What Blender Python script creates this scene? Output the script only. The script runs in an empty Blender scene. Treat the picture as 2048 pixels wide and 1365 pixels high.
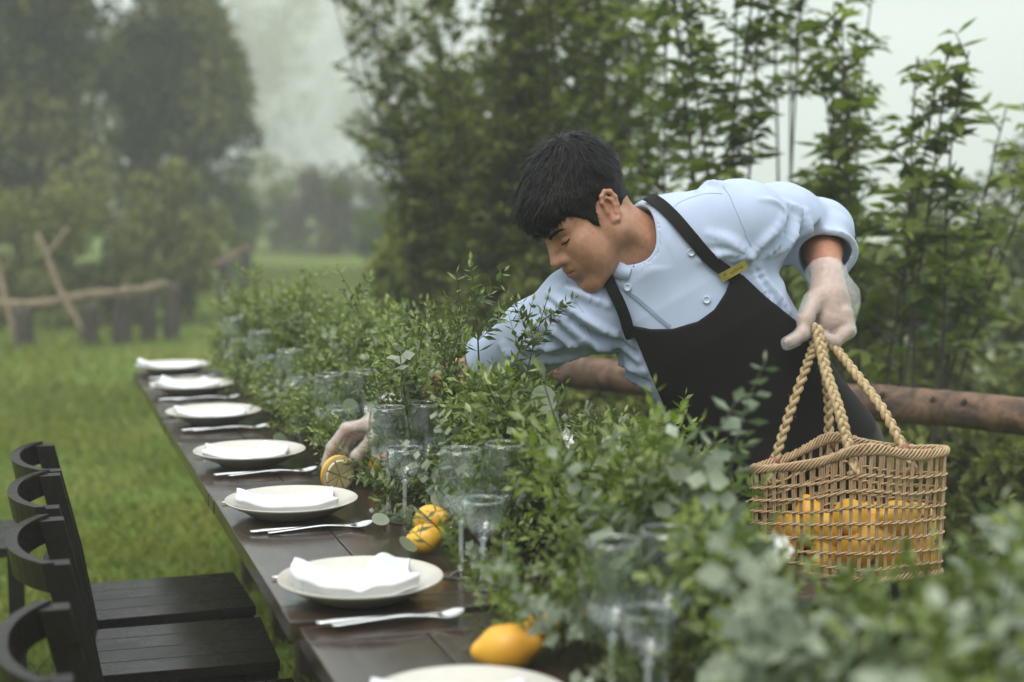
import bpy, bmesh, math, random
import numpy as np
from math import sin, cos, pi, radians, atan, sqrt
from mathutils import Vector, Matrix

SC = bpy.context.scene
COL = SC.collection

# ------------------------------------------------------------------ camera
F_PX = 3050.0                     # focal length in pixels of the 2048 px wide picture
YAW = atan((1024 - 40) / F_PX)    # the table runs along +Y, the camera looks a little to its right
PITCH = atan((682.5 - 375) / F_PX)
CAM = np.array([0.0, 0.0, 1.38])
FW = np.array([sin(YAW) * cos(PITCH), cos(YAW) * cos(PITCH), -sin(PITCH)])
RT = np.array([cos(YAW), -sin(YAW), 0.0])
UP = np.cross(RT, FW)
cam_data = bpy.data.cameras.new('camera')
cam_data.sensor_width = 36.0
cam_data.lens = 36.0 * F_PX / 2048
cam_data.clip_start = 0.05
cam_data.clip_end = 600
cam_data.dof.use_dof = True
cam_data.dof.focus_distance = 2.98
cam_data.dof.aperture_fstop = 2.3
cam = bpy.data.objects.new('camera', cam_data)
COL.objects.link(cam)
cam.matrix_world = Matrix(((RT[0], UP[0], -FW[0], CAM[0]), (RT[1], UP[1], -FW[1], CAM[1]), (RT[2], UP[2], -FW[2], CAM[2]), (0, 0, 0, 1)))
SC.camera = cam

# ------------------------------------------------------------------ overcast sky and soft sun
world = bpy.data.worlds.new('World')
SC.world = world
world.use_nodes = True
wn = world.node_tree.nodes; wl = world.node_tree.links
wn.clear()
w_out = wn.new('ShaderNodeOutputWorld')
w_bg = wn.new('ShaderNodeBackground')
w_sky = wn.new('ShaderNodeTexSky'); w_sky.sky_type = 'NISHITA'; w_sky.sun_disc = False
SUN_EL, SUN_AZ = radians(58), radians(225)
w_sky.sun_elevation = SUN_EL; w_sky.sun_rotation = SUN_AZ
w_sky.air_density = 1.0; w_sky.dust_density = 6.0; w_sky.ozone_density = 1.0
w_sc = wn.new('ShaderNodeVectorMath'); w_sc.operation = 'SCALE'; w_sc.inputs['Scale'].default_value = 0.10
wl.new(w_sky.outputs[0], w_sc.inputs[0])
# cloud layer: an overcast sky is about twice as bright overhead as at the horizon
w_tc = wn.new('ShaderNodeTexCoord'); w_sep = wn.new('ShaderNodeSeparateXYZ')
wl.new(w_tc.outputs['Generated'], w_sep.inputs[0])
w_ramp = wn.new('ShaderNodeMapRange')
w_ramp.inputs['From Min'].default_value = 0.0; w_ramp.inputs['From Max'].default_value = 1.0
w_ramp.inputs['To Min'].default_value = 0.27; w_ramp.inputs['To Max'].default_value = 2.0
wl.new(w_sep.outputs['Z'], w_ramp.inputs['Value'])
w_cl = wn.new('ShaderNodeVectorMath'); w_cl.operation = 'SCALE'
w_cl.inputs[0].default_value = (0.915, 1.0, 1.03)
wl.new(w_ramp.outputs[0], w_cl.inputs['Scale'])
w_mix = wn.new('ShaderNodeMix'); w_mix.data_type = 'RGBA'; w_mix.inputs['Factor'].default_value = 0.85
wl.new(w_sc.outputs[0], w_mix.inputs['A']); wl.new(w_cl.outputs[0], w_mix.inputs['B'])
wl.new(w_mix.outputs['Result'], w_bg.inputs['Color'])
w_bg.inputs['Strength'].default_value = 1.0
wl.new(w_bg.outputs[0], w_out.inputs['Surface'])

sun_d = bpy.data.lights.new('sun', 'SUN'); sun_d.energy = 1.5; sun_d.angle = radians(30); sun_d.color = (1.0, 0.955, 0.89)
sun = bpy.data.objects.new('sun', sun_d); COL.objects.link(sun)
sd = Vector((sin(SUN_AZ) * cos(SUN_EL), cos(SUN_AZ) * cos(SUN_EL), sin(SUN_EL)))
sun.rotation_euler = sd.to_track_quat('Z', 'Y').to_euler()
sun.location = (0, 0, 30)

SC.view_settings.view_transform = 'Standard'
SC.view_settings.look = 'None'
SC.view_settings.exposure = 0.48
SC.view_settings.gamma = 1.0
SC.render.engine = 'CYCLES'
SC.cycles.use_denoising = True
SC.cycles.max_bounces = 10
SC.cycles.diffuse_bounces = 3
SC.cycles.glossy_bounces = 3
SC.cycles.transmission_bounces = 8
SC.cycles.transparent_max_bounces = 24
SC.cycles.volume_bounces = 2
SC.cycles.caustics_reflective = False
SC.cycles.caustics_refractive = False

# ------------------------------------------------------------------ general helpers
RNG = np.random.default_rng(7)

def ray(x, y):
    return FW + RT * (x - 1024) / F_PX - UP * (y - 682.5) / F_PX
def PD(x, y, d):                 # point seen at pixel (x, y) of the 2048 px picture, d metres in front of the camera
    return CAM + ray(x, y) * d
def PZ(x, y, z):                 # point seen at that pixel on the level z
    r = ray(x, y); return CAM + r * (z - CAM[2]) / r[2]

def tag(o, label=None, cat=None, group=None, kind=None):
    if label: o['label'] = label
    if cat: o['category'] = cat
    if group: o['group'] = group
    if kind: o['kind'] = kind
    return o
def empty(name, loc=(0, 0, 0), rz=0.0):
    o = bpy.data.objects.new(name, None); COL.objects.link(o)
    o.location = loc; o.rotation_euler = (0, 0, rz); o.empty_display_size = 0.1
    return o
def link(name, me, parent=None, mat=None):
    o = bpy.data.objects.new(name, me); COL.objects.link(o)
    if mat is not None and not me.materials: me.materials.append(mat)
    if parent is not None: o.parent = parent
    return o
def wlink(name, me, parent, mat=None):       # mesh given in world coordinates, parented to an unrotated empty
    o = link(name, me, parent, mat)
    o.location = -Vector(parent.location)
    return o
def mesh(name, V, Fa, smooth=True, mat=None):
    me = bpy.data.meshes.new(name)
    V = np.asarray(V, dtype=np.float64)
    if isinstance(Fa, np.ndarray):
        n, k = Fa.shape
        me.vertices.add(len(V)); me.vertices.foreach_set('co', V.astype(np.float32).ravel())
        me.loops.add(n * k); me.loops.foreach_set('vertex_index', Fa.astype(np.int32).ravel())
        me.polygons.add(n); me.polygons.foreach_set('loop_start', (np.arange(n) * k).astype(np.int32))
        me.polygons.foreach_set('use_smooth', np.full(n, smooth, dtype=bool))
        me.update(calc_edges=True); me.validate()
    else:
        me.from_pydata([tuple(v) for v in V], [], [tuple(f) for f in Fa])
        me.polygons.foreach_set('use_smooth', np.full(len(me.polygons), smooth, dtype=bool))
        me.update()
    if mat is not None: me.materials.append(mat)
    return me
def set_tint(me, tint):           # one float per vertex
    a = me.attributes.new('tint', 'FLOAT', 'POINT')
    a.data.foreach_set('value', np.asarray(tint, dtype=np.float32))

class MB:                         # collects shapes into one mesh
    def __init__(s): s.V = []; s.F = []; s.T = []
    def add(s, V, Fa, t=0.0):
        n = len(s.V); s.V.extend([tuple(map(float, v)) for v in V]); s.F.extend([tuple(i + n for i in f) for f in Fa]); s.T.extend([t] * len(V))
    def box(s, lo, hi, R=None, c=None, bev=0.0):
        lo = np.array(lo, float); hi = np.array(hi, float)
        if bev > 0:
            bm = bmesh.new(); bmesh.ops.create_cube(bm, size=1.0)
            bmesh.ops.scale(bm, vec=tuple(hi - lo), verts=bm.verts)
            bmesh.ops.bevel(bm, geom=list(bm.edges), offset=bev, segments=2, profile=0.6, affect='EDGES')
            V = np.array([v.co for v in bm.verts]) + (lo + hi) / 2
            bm.verts.index_update()
            Fa = [[v.index for v in f.verts] for f in bm.faces]; bm.free()
        else:
            V = np.array([[(lo, hi)[i][0], (lo, hi)[j][1], (lo, hi)[k][2]] for i in (0, 1) for j in (0, 1) for k in (0, 1)])
            Fa = [(0, 1, 3, 2), (4, 6, 7, 5), (0, 4, 5, 1), (2, 3, 7, 6), (0, 2, 6, 4), (1, 5, 7, 3)]
        if R is not None: V = V @ np.array(R).T
        if c is not None: V = V + np.array(c)
        s.add(V, Fa)
    def tube(s, pts, rad, n=8, cap=True, t=0.0, flat=1.0):
        V, Fa = tube(pts, rad, n, cap, flat); s.add(V, Fa, t)
    def lathe(s, prof, n=32, c=(0, 0, 0), closed=False):
        V = []; m = len(prof)
        for i in range(n):
            a = 2 * pi * i / n
            for r, z in prof: V.append((r * cos(a) + c[0], r * sin(a) + c[1], z + c[2]))
        Fa = []
        for i in range(n):
            j = (i + 1) % n
            for k in range(m if closed else m - 1):
                k2 = (k + 1) % m
                Fa.append((i * m + k, j * m + k, j * m + k2, i * m + k2))
        s.add(V, Fa)
    def build(s, name, mat=None, parent=None, smooth=True, tint=False, world=False):
        me = mesh(name, np.array(s.V), s.F, smooth, mat)
        if tint: set_tint(me, s.T)
        return (wlink if world else link)(name, me, parent)

def frames(pts):
    P = np.asarray(pts, float); T = np.gradient(P, axis=0); T /= np.linalg.norm(T, axis=1)[:, None] + 1e-12
    a = np.array([0, 0, 1.0]) if abs(T[0][2]) < .9 else np.array([1.0, 0, 0])
    N = [np.cross(T[0], a)]; N[0] /= np.linalg.norm(N[0])
    for i in range(1, len(P)):
        v = N[-1] - T[i] * (N[-1] @ T[i]); N.append(v / (np.linalg.norm(v) + 1e-12))
    N = np.array(N); return P, T, N, np.cross(T, N)
def tube(pts, rad, n=8, cap=True, flat=1.0):
    P, T, N, B = frames(pts); rad = np.broadcast_to(np.asarray(rad, float), (len(P),))
    a = np.arange(n) * 2 * pi / n
    V = (P[:, None] + rad[:, None, None] * (np.cos(a)[None, :, None] * N[:, None] + flat * np.sin(a)[None, :, None] * B[:, None])).reshape(-1, 3)
    Fa = [(i * n + j, i * n + (j + 1) % n, (i + 1) * n + (j + 1) % n, (i + 1) * n + j) for i in range(len(P) - 1) for j in range(n)]
    if cap:
        Fa.append(tuple(range(n))[::-1]); Fa.append(tuple((len(P) - 1) * n + j for j in range(n)))
    return V, Fa
def spline(pts, n=24):
    P = np.asarray(pts, float); m = len(P)
    Q = np.vstack([2 * P[0] - P[1], P, 2 * P[-1] - P[-2]]); out = []
    for t in np.linspace(0, m - 1, n):
        i = min(int(t), m - 2); u = t - i; a, b, c, d = Q[i], Q[i + 1], Q[i + 2], Q[i + 3]
        out.append(.5 * (2 * b + (c - a) * u + (2 * a - 5 * b + 4 * c - d) * u * u + (3 * b - a - 3 * c + d) * u ** 3))
    return np.array(out)
def copy_tree(o, parent=None):
    c = o.copy(); COL.objects.link(c); c.parent = parent
    for ch in o.children: copy_tree(ch, c)
    return c

# ------------------------------------------------------------------ materials
def new_mat(name):
    m = bpy.data.materials.new(name); m.use_nodes = True
    nt = m.node_tree; b = nt.nodes['Principled BSDF']
    return m, nt, b
def N(nt, t, **kw):
    n = nt.nodes.new(t)
    for k, v in kw.items():
        if hasattr(n, k) and k not in n.inputs: setattr(n, k, v)
        else: n.inputs[k].default_value = v
    return n
def ramp(nt, fac, stops):
    r = nt.nodes.new('ShaderNodeValToRGB'); e = r.color_ramp.elements
    while len(e) < len(stops): e.new(0.5)
    for el, (p, c) in zip(e, stops): el.position = p; el.color = (*c, 1)
    nt.links.new(fac, r.inputs[0]); return r.outputs[0]
def noise(nt, scale, detail=4, rough=.55, vec=None, dist=0.0):
    n = N(nt, 'ShaderNodeTexNoise'); n.inputs['Scale'].default_value = scale; n.inputs['Detail'].default_value = detail
    n.inputs['Roughness'].default_value = rough; n.inputs['Distortion'].default_value = dist
    if vec is not None: nt.links.new(vec, n.inputs['Vector'])
    return n.outputs['Fac']
def coords(nt, scale=(1, 1, 1), kind='Object'):
    tc = nt.nodes.new('ShaderNodeTexCoord'); mp = nt.nodes.new('ShaderNodeMapping'); mp.inputs['Scale'].default_value = scale
    nt.links.new(tc.outputs[kind], mp.inputs[0]); return mp.outputs[0]
def bump(nt, b, h, strength=.3, dist=.002):
    bm = N(nt, 'ShaderNodeBump'); bm.inputs['Strength'].default_value = strength; bm.inputs['Distance'].default_value = dist
    nt.links.new(h, bm.inputs['Height']); nt.links.new(bm.outputs[0], b.inputs['Normal']); return bm
def simple(name, col, rough=.5, spec=.5, metal=0.0, nscale=30, namp=.15, bstr=0.0, bscale=80):
    m, nt, b = new_mat(name); v = coords(nt)
    f = noise(nt, nscale, 4, vec=v)
    c0 = tuple(x * (1 - namp) for x in col); c1 = tuple(min(1, x * (1 + namp)) for x in col)
    nt.links.new(ramp(nt, f, [(.3, c0), (.7, c1)]), b.inputs['Base Color'])
    b.inputs['Roughness'].default_value = rough; b.inputs['Specular IOR Level'].default_value = spec; b.inputs['Metallic'].default_value = metal
    if bstr: bump(nt, b, noise(nt, bscale, 5, vec=v), bstr)
    return m
def leaf_mat(name, stops, trans=.3, rough=.45, spec=.4, tcol=(1.1, 1.25, .5)):
    m, nt, b = new_mat(name)
    at = N(nt, 'ShaderNodeAttribute'); at.attribute_name = 'tint'
    oi = N(nt, 'ShaderNodeObjectInfo')
    ad = N(nt, 'ShaderNodeMath', operation='MULTIPLY_ADD'); ad.inputs[1].default_value = .22; nt.links.new(oi.outputs['Random'], ad.inputs[0]); nt.links.new(at.outputs['Fac'], ad.inputs[2])
    sb = N(nt, 'ShaderNodeMath', operation='SUBTRACT'); nt.links.new(ad.outputs[0], sb.inputs[0]); sb.inputs[1].default_value = .11
    c = ramp(nt, sb.outputs[0], stops)
    nt.links.new(c, b.inputs['Base Color']); b.inputs['Roughness'].default_value = rough; b.inputs['Specular IOR Level'].default_value = spec
    tr = N(nt, 'ShaderNodeBsdfTranslucent'); mu = N(nt, 'ShaderNodeVectorMath', operation='MULTIPLY'); mu.inputs[1].default_value = tcol
    nt.links.new(c, mu.inputs[0]); nt.links.new(mu.outputs[0], tr.inputs['Color'])
    mx = N(nt, 'ShaderNodeMixShader'); mx.inputs[0].default_value = trans
    nt.links.new(b.outputs[0], mx.inputs[1]); nt.links.new(tr.outputs[0], mx.inputs[2])
    nt.links.new(mx.outputs[0], nt.nodes['Material Output'].inputs['Surface'])
    return m
def bark(name, stops, scale=(6, 6, 1.5), bstr=.8):
    m, nt, b = new_mat(name); v = coords(nt, scale)
    f = noise(nt, 9, 7, .65, v, .4)
    nt.links.new(ramp(nt, f, stops), b.inputs['Base Color']); b.inputs['Roughness'].default_value = .75
    bump(nt, b, f, bstr, .012); return m
# ------------------------------------------------------------------ distance-field modelling (for bodies, cloth, fruit)
def smin(a, b, k):
    h = np.maximum(k - np.abs(a - b), 0) / k
    return np.minimum(a, b) - h * h * k * .25
def smax(a, b, k): return -smin(-a, -b, k)
def cone(p, a, b, ra, rb):
    a = np.asarray(a, float); b = np.asarray(b, float); ab = b - a
    t = np.clip(((p - a) @ ab) / (ab @ ab + 1e-12), 0, 1)
    return np.linalg.norm(p - a - t[:, None] * ab, axis=1) - (ra + (rb - ra) * t)
def chain(p, pts, rad, k=.01):
    d = None
    for i in range(len(pts) - 1):
        c = cone(p, pts[i], pts[i + 1], rad[i], rad[i + 1]); d = c if d is None else smin(d, c, k)
    return d
def ell(p, c, r, R=None):
    q = p - np.asarray(c, float)
    if R is not None: q = q @ np.asarray(R).T
    r = np.asarray(r, float); k0 = np.linalg.norm(q / r, axis=1); k1 = np.linalg.norm(q / (r * r), axis=1) + 1e-9
    return k0 * (k0 - 1) / k1
def vnoise(p, scale, seed=0):     # cheap smooth noise: a sum of rotated sines
    r = np.random.default_rng(seed); out = np.zeros(len(p))
    for i in range(6):
        k = r.normal(size=3); k /= np.linalg.norm(k); out += np.sin(p @ k * scale * (0.7 + .25 * i) + r.uniform(0, 6.28))
    return out / 6
def surface(f, lo, hi, h, coarse=5, newton=1):
    lo = np.asarray(lo, float); hi = np.asarray(hi, float)
    nc = np.ceil((hi - lo) / (h * coarse)).astype(int) + 1
    g = [lo[i] + np.arange(nc[i]) * h * coarse + (coarse - 1) * h / 2 for i in range(3)]
    Pc = np.stack(np.meshgrid(*g, indexing='ij'), -1).reshape(-1, 3)
    Vc = f(Pc).astype(np.float32).reshape(nc)
    V = Vc.repeat(coarse, 0).repeat(coarse, 1).repeat(coarse, 2)
    idx = np.argwhere(np.abs(Vc) < h * coarse * 1.9)
    off = np.stack(np.meshgrid(*[np.arange(coarse)] * 3, indexing='ij'), -1).reshape(-1, 3)
    for s in range(0, len(idx), 4000):
        I = (idx[s:s + 4000, None] * coarse + off[None]).reshape(-1, 3)
        V[I[:, 0], I[:, 1], I[:, 2]] = f(lo + I * h)
    S = V < 0; nx, ny, nz = V.shape
    cnt = np.zeros((nx - 1, ny - 1, nz - 1), np.int8)
    for i in (0, 1):
        for j in (0, 1):
            for k in (0, 1): cnt += S[i:nx - 1 + i, j:ny - 1 + j, k:nz - 1 + k]
    cells = np.argwhere((cnt > 0) & (cnt < 8))
    vid = np.full(cnt.shape, -1, np.int32); vid[cells[:, 0], cells[:, 1], cells[:, 2]] = np.arange(len(cells))
    acc = np.zeros((len(cells), 3)); num = np.zeros(len(cells))
    C = [np.array(c) for c in ((0, 0, 0), (1, 0, 0), (0, 1, 0), (1, 1, 0), (0, 0, 1), (1, 0, 1), (0, 1, 1), (1, 1, 1))]
    for a, b in ((0, 1), (2, 3), (4, 5), (6, 7), (0, 2), (1, 3), (4, 6), (5, 7), (0, 4), (1, 5), (2, 6), (3, 7)):
        A = cells + C[a]; B = cells + C[b]
        va = V[A[:, 0], A[:, 1], A[:, 2]]; vb = V[B[:, 0], B[:, 1], B[:, 2]]
        m = (va < 0) != (vb < 0); t = np.where(m, va / np.where(m, va - vb, 1), 0)
        acc[m] += (A + t[:, None] * (B - A))[m]; num[m] += 1
    P = lo + acc / num[:, None] * h
    quads = []
    for ax in range(3):
        o1, o2 = [(1, 2), (2, 0), (0, 1)][ax]
        sl0 = [slice(None)] * 3; sl1 = [slice(None)] * 3; sl0[ax] = slice(0, -1); sl1[ax] = slice(1, None)
        E = np.argwhere(S[tuple(sl0)] != S[tuple(sl1)])
        E = E[(E[:, o1] > 0) & (E[:, o2] > 0) & (E[:, o1] < V.shape[o1] - 1) & (E[:, o2] < V.shape[o2] - 1)]
        q = []
        for d1, d2 in ((1, 1), (0, 1), (0, 0), (1, 0)):
            c = E.copy(); c[:, o1] -= d1; c[:, o2] -= d2; q.append(vid[c[:, 0], c[:, 1], c[:, 2]])
        q = np.stack(q, 1); inside = S[E[:, 0], E[:, 1], E[:, 2]]
        q[~inside] = q[~inside][:, ::-1]; quads.append(q)
    Q = np.concatenate(quads); Q = Q[(Q >= 0).all(1)]
    for _ in range(newton):
        e = h * .5; v0 = f(P); G = np.stack([(f(P + np.eye(3)[i] * e) - v0) / e for i in range(3)], 1)
        st = np.clip(v0 / np.maximum((G * G).sum(1), .2), -h, h); P = P - G * st[:, None]
    return P, Q
def grad(f, P, e=.003):
    P = np.atleast_2d(P); G = np.stack([(f(P + np.eye(3)[i] * e) - f(P - np.eye(3)[i] * e)) for i in range(3)], 1)
    return G / (np.linalg.norm(G, axis=1)[:, None] + 1e-9)
def trace(f, px, py, d0=2.4, d1=4.0):          # first point of a distance field seen at a pixel
    r = ray(px, py); d = np.arange(d0, d1, .004); v = f(CAM + r * d[:, None])
    i = np.argmax(v < 0)
    if not (v < 0).any(): i = int(np.argmin(v))
    return CAM + r * d[i]
def snap(f, P, off=0.0, it=4):
    P = np.atleast_2d(P).astype(float)
    for _ in range(it): P = P - grad(f, P) * (f(P) - off)[:, None] * .8
    return P
def ribbon(f, pts, width, thick, off, n=40):    # a flat band laid on a surface
    P = snap(f, spline(pts, n), off); Nn = grad(f, P)
    T = np.gradient(P, axis=0); T /= np.linalg.norm(T, axis=1)[:, None]
    B = np.cross(T, Nn); B /= np.linalg.norm(B, axis=1)[:, None]
    w = np.broadcast_to(np.asarray(width, float), (n,))[:, None] / 2
    V = np.concatenate([np.stack([P - B * w - Nn * thick / 2, P - B * w + Nn * thick / 2, P + B * w + Nn * thick / 2, P + B * w - Nn * thick / 2], 1)]).reshape(-1, 3)
    Fa = [(i * 4 + j, i * 4 + (j + 1) % 4, i * 4 + 4 + (j + 1) % 4, i * 4 + 4 + j) for i in range(n - 1) for j in range(4)]
    Fa += [(3, 2, 1, 0), tuple((n - 1) * 4 + j for j in range(4))]
    return V, Fa
# ------------------------------------------------------------------ ground
def gz(X, Y):                    # level of the ground: flat lawn, falling away on the right, a bank on the left
    X = np.asarray(X, float); Y = np.asarray(Y, float)
    z = -.45 * np.clip(X - 3.0 - .32 * np.clip(Y - 6, 0, 40), 0, 14)
    z = z + .10 * np.clip(-X - .4 + .05 * Y, 0, 4) * np.clip((Y - 7) / 6, 0, 1) * .6
    return z + .025 * np.sin(X * 1.3 + .4) * np.cos(Y * .9) * np.clip((Y - 4) / 3, 0, 1)
xs = np.unique(np.concatenate([np.linspace(-200, -12, 12), np.linspace(-12, 20, 97), np.linspace(20, 200, 12)]))
ys = np.unique(np.concatenate([np.linspace(-60, -4, 8), np.linspace(-4, 40, 111), np.linspace(40, 300, 16)]))
GX, GY = np.meshgrid(xs, ys, indexing='ij'); GV = np.stack([GX, GY, gz(GX, GY)], -1).reshape(-1, 3)
ny_ = len(ys); ii, jj = np.meshgrid(np.arange(len(xs) - 1), np.arange(ny_ - 1), indexing='ij')
GQ = np.stack([ii * ny_ + jj, (ii + 1) * ny_ + jj, (ii + 1) * ny_ + jj + 1, ii * ny_ + jj + 1], -1).reshape(-1, 4)
m, nt, b = new_mat('lawn_soil'); v = coords(nt)
f = noise(nt, .9, 5, .6, v); f2 = noise(nt, 14, 5, .65, v)
c1 = ramp(nt, f, [(.30, (.13, .155, .026)), (.48, (.095, .150, .025)), (.62, (.155, .155, .032)), (.8, (.070, .115, .020))])
mx = N(nt, 'ShaderNodeMix', data_type='RGBA', blend_type='MULTIPLY'); mx.inputs['Factor'].default_value = .8
nt.links.new(c1, mx.inputs['A']); nt.links.new(ramp(nt, f2, [(.3, (.45, .45, .42)), (.7, (1.25, 1.2, 1.1))]), mx.inputs['B'])
nt.links.new(mx.outputs['Result'], b.inputs['Base Color']); b.inputs['Roughness'].default_value = .95; b.inputs['Specular IOR Level'].default_value = .1
bump(nt, b, f2, .6, .03); M_GROUND = m
ground = link('ground', mesh('ground', GV, GQ, True, M_GROUND)); tag(ground, kind='structure')

# grass blades: dense where the lawn shows beside the table, thinner further off
M_GRASS = leaf_mat('grass_blades', [(0, (.085, .135, .022)), (.35, (.160, .205, .034)), (.65, (.240, .265, .046)), (.9, (.31, .30, .070)), (1, (.28, .21, .08))], trans=.35, rough=.5, spec=.25)
def blades(n, x0, x1, y0, y1, hgt, wid, seed, ypow=1.0):
    r = np.random.default_rng(seed)
    x = r.uniform(x0, x1, n); y = y0 + (y1 - y0) * r.uniform(0, 1, n) ** ypow
    cl = vnoise(np.stack([x, y, 0 * x], 1), 2.2, 4) + vnoise(np.stack([x, y, 0 * x], 1), 7, 8) * .7
    keep = r.uniform(-1.4, .9, n) < cl + .5; x, y, cl = x[keep], y[keep], cl[keep]; n = len(x)
    h = hgt * r.uniform(.5, 1.3, n) * (1 + .5 * np.clip(cl, -1, 1)); a = r.uniform(0, 6.28, n); ln = r.uniform(.1, .7, n)
    B = np.stack([x, y, gz(x, y) - .004], 1); S = np.stack([np.cos(a), np.sin(a), 0 * a], 1) * (wid * r.uniform(.6, 1.4, n))[:, None]
    a2 = a + r.normal(pi / 2, .5, n); T = np.stack([np.cos(a2) * ln, np.sin(a2) * ln, np.ones(n)], 1) * h[:, None]
    V = np.stack([B - S, B + S, B + T * .6 + S * .6, B + T + np.stack([np.cos(a2), np.sin(a2), -.6 + 0 * a2], 1) * (h * .25)[:, None], B + T * .6 - S * .6], 1)
    t = np.clip(.42 + cl * .22 + r.normal(0, .16, n), 0, 1)
    return V.reshape(-1, 3), (np.arange(n) * 5)[:, None] + np.arange(5), np.repeat(t, 5)
parts_ = [blades(95000, -1.6, 2.6, 3.2, 11, .055, .0035, 1, 1.5), blades(45000, -4, 6.5, 9, 26, .09, .008, 2, 1.3)]
V = np.concatenate([p[0] for p in parts_]); o_ = 0; FF = []
for p in parts_: FF.append(p[1] + o_); o_ += len(p[0])
me = mesh('grass', V, np.concatenate(FF), False, M_GRASS); set_tint(me, np.concatenate([p[2] for p in parts_]))
grass = link('grass', me); tag(grass, 'short green lawn grass growing around the table', 'grass', kind='stuff')
# ------------------------------------------------------------------ leaves
def leaf_geo(P, D, Nn, L, W, fold=.25, droop=.25, shape=.45):
    """four-triangle leaves: base, two shoulders, a lowered midrib, a drooping tip"""
    n = len(P); D = D / (np.linalg.norm(D, axis=1)[:, None] + 1e-9); S = np.cross(D, Nn); S /= np.linalg.norm(S, axis=1)[:, None] + 1e-9; U = np.cross(S, D)
    L = np.broadcast_to(L, (n,))[:, None]; W = np.broadcast_to(W, (n,))[:, None] / 2; dr = np.broadcast_to(droop, (n,))[:, None]
    mid = P + D * L * shape
    V = np.stack([P, mid - S * W, mid - U * W * fold * 2, mid + S * W, P + D * L * (1 - .25 * dr) - np.array([0, 0, 1.0]) * L * dr * .6], 1)
    V[:, 1:4, 2] -= (L * dr * .12)
    b = (np.arange(n) * 5)[:, None]
    Fa = np.concatenate([b + np.array([0, 2, 1]), b + np.array([0, 3, 2]), b + np.array([1, 2, 4]), b + np.array([2, 3, 4])])
    return V.reshape(-1, 3), Fa
def unit(v): return v / (np.linalg.norm(v, axis=-1, keepdims=True) + 1e-9)
M_BARK = bark('sapling_bark', [(.3, (.022, .016, .011)), (.7, (.06, .045, .03))])
M_LEAF_SAP = leaf_mat('sapling_leaves', [(0, (.050, .070, .012)), (.4, (.105, .140, .028)), (.75, (.165, .210, .044)), (1, (.25, .29, .07))], trans=.38, rough=.42, spec=.3)
M_LEAF_BUSH = leaf_mat('bush_leaves', [(0, (.052, .060, .014)), (.45, (.125, .145, .030)), (.8, (.195, .220, .048)), (1, (.28, .30, .075))], trans=.34, rough=.55, spec=.22)
M_LEAF_FAR = leaf_mat('far_tree_leaves', [(0, (.060, .058, .020)), (.4, (.145, .150, .044)), (.75, (.225, .235, .070)), (1, (.33, .32, .12))], trans=.28, rough=.65, spec=.15)
M_LEAF_RED = leaf_mat('russet_hedge_leaves', [(0, (.040, .034, .022)), (.5, (.075, .060, .035)), (1, (.13, .085, .05))], trans=.2, rough=.6, spec=.2)
M_LEAF_LIME = leaf_mat('pale_green_leaves', [(0, (.050, .075, .018)), (.5, (.09, .13, .03)), (1, (.15, .18, .05))], trans=.3, rough=.5, spec=.25)

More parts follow.
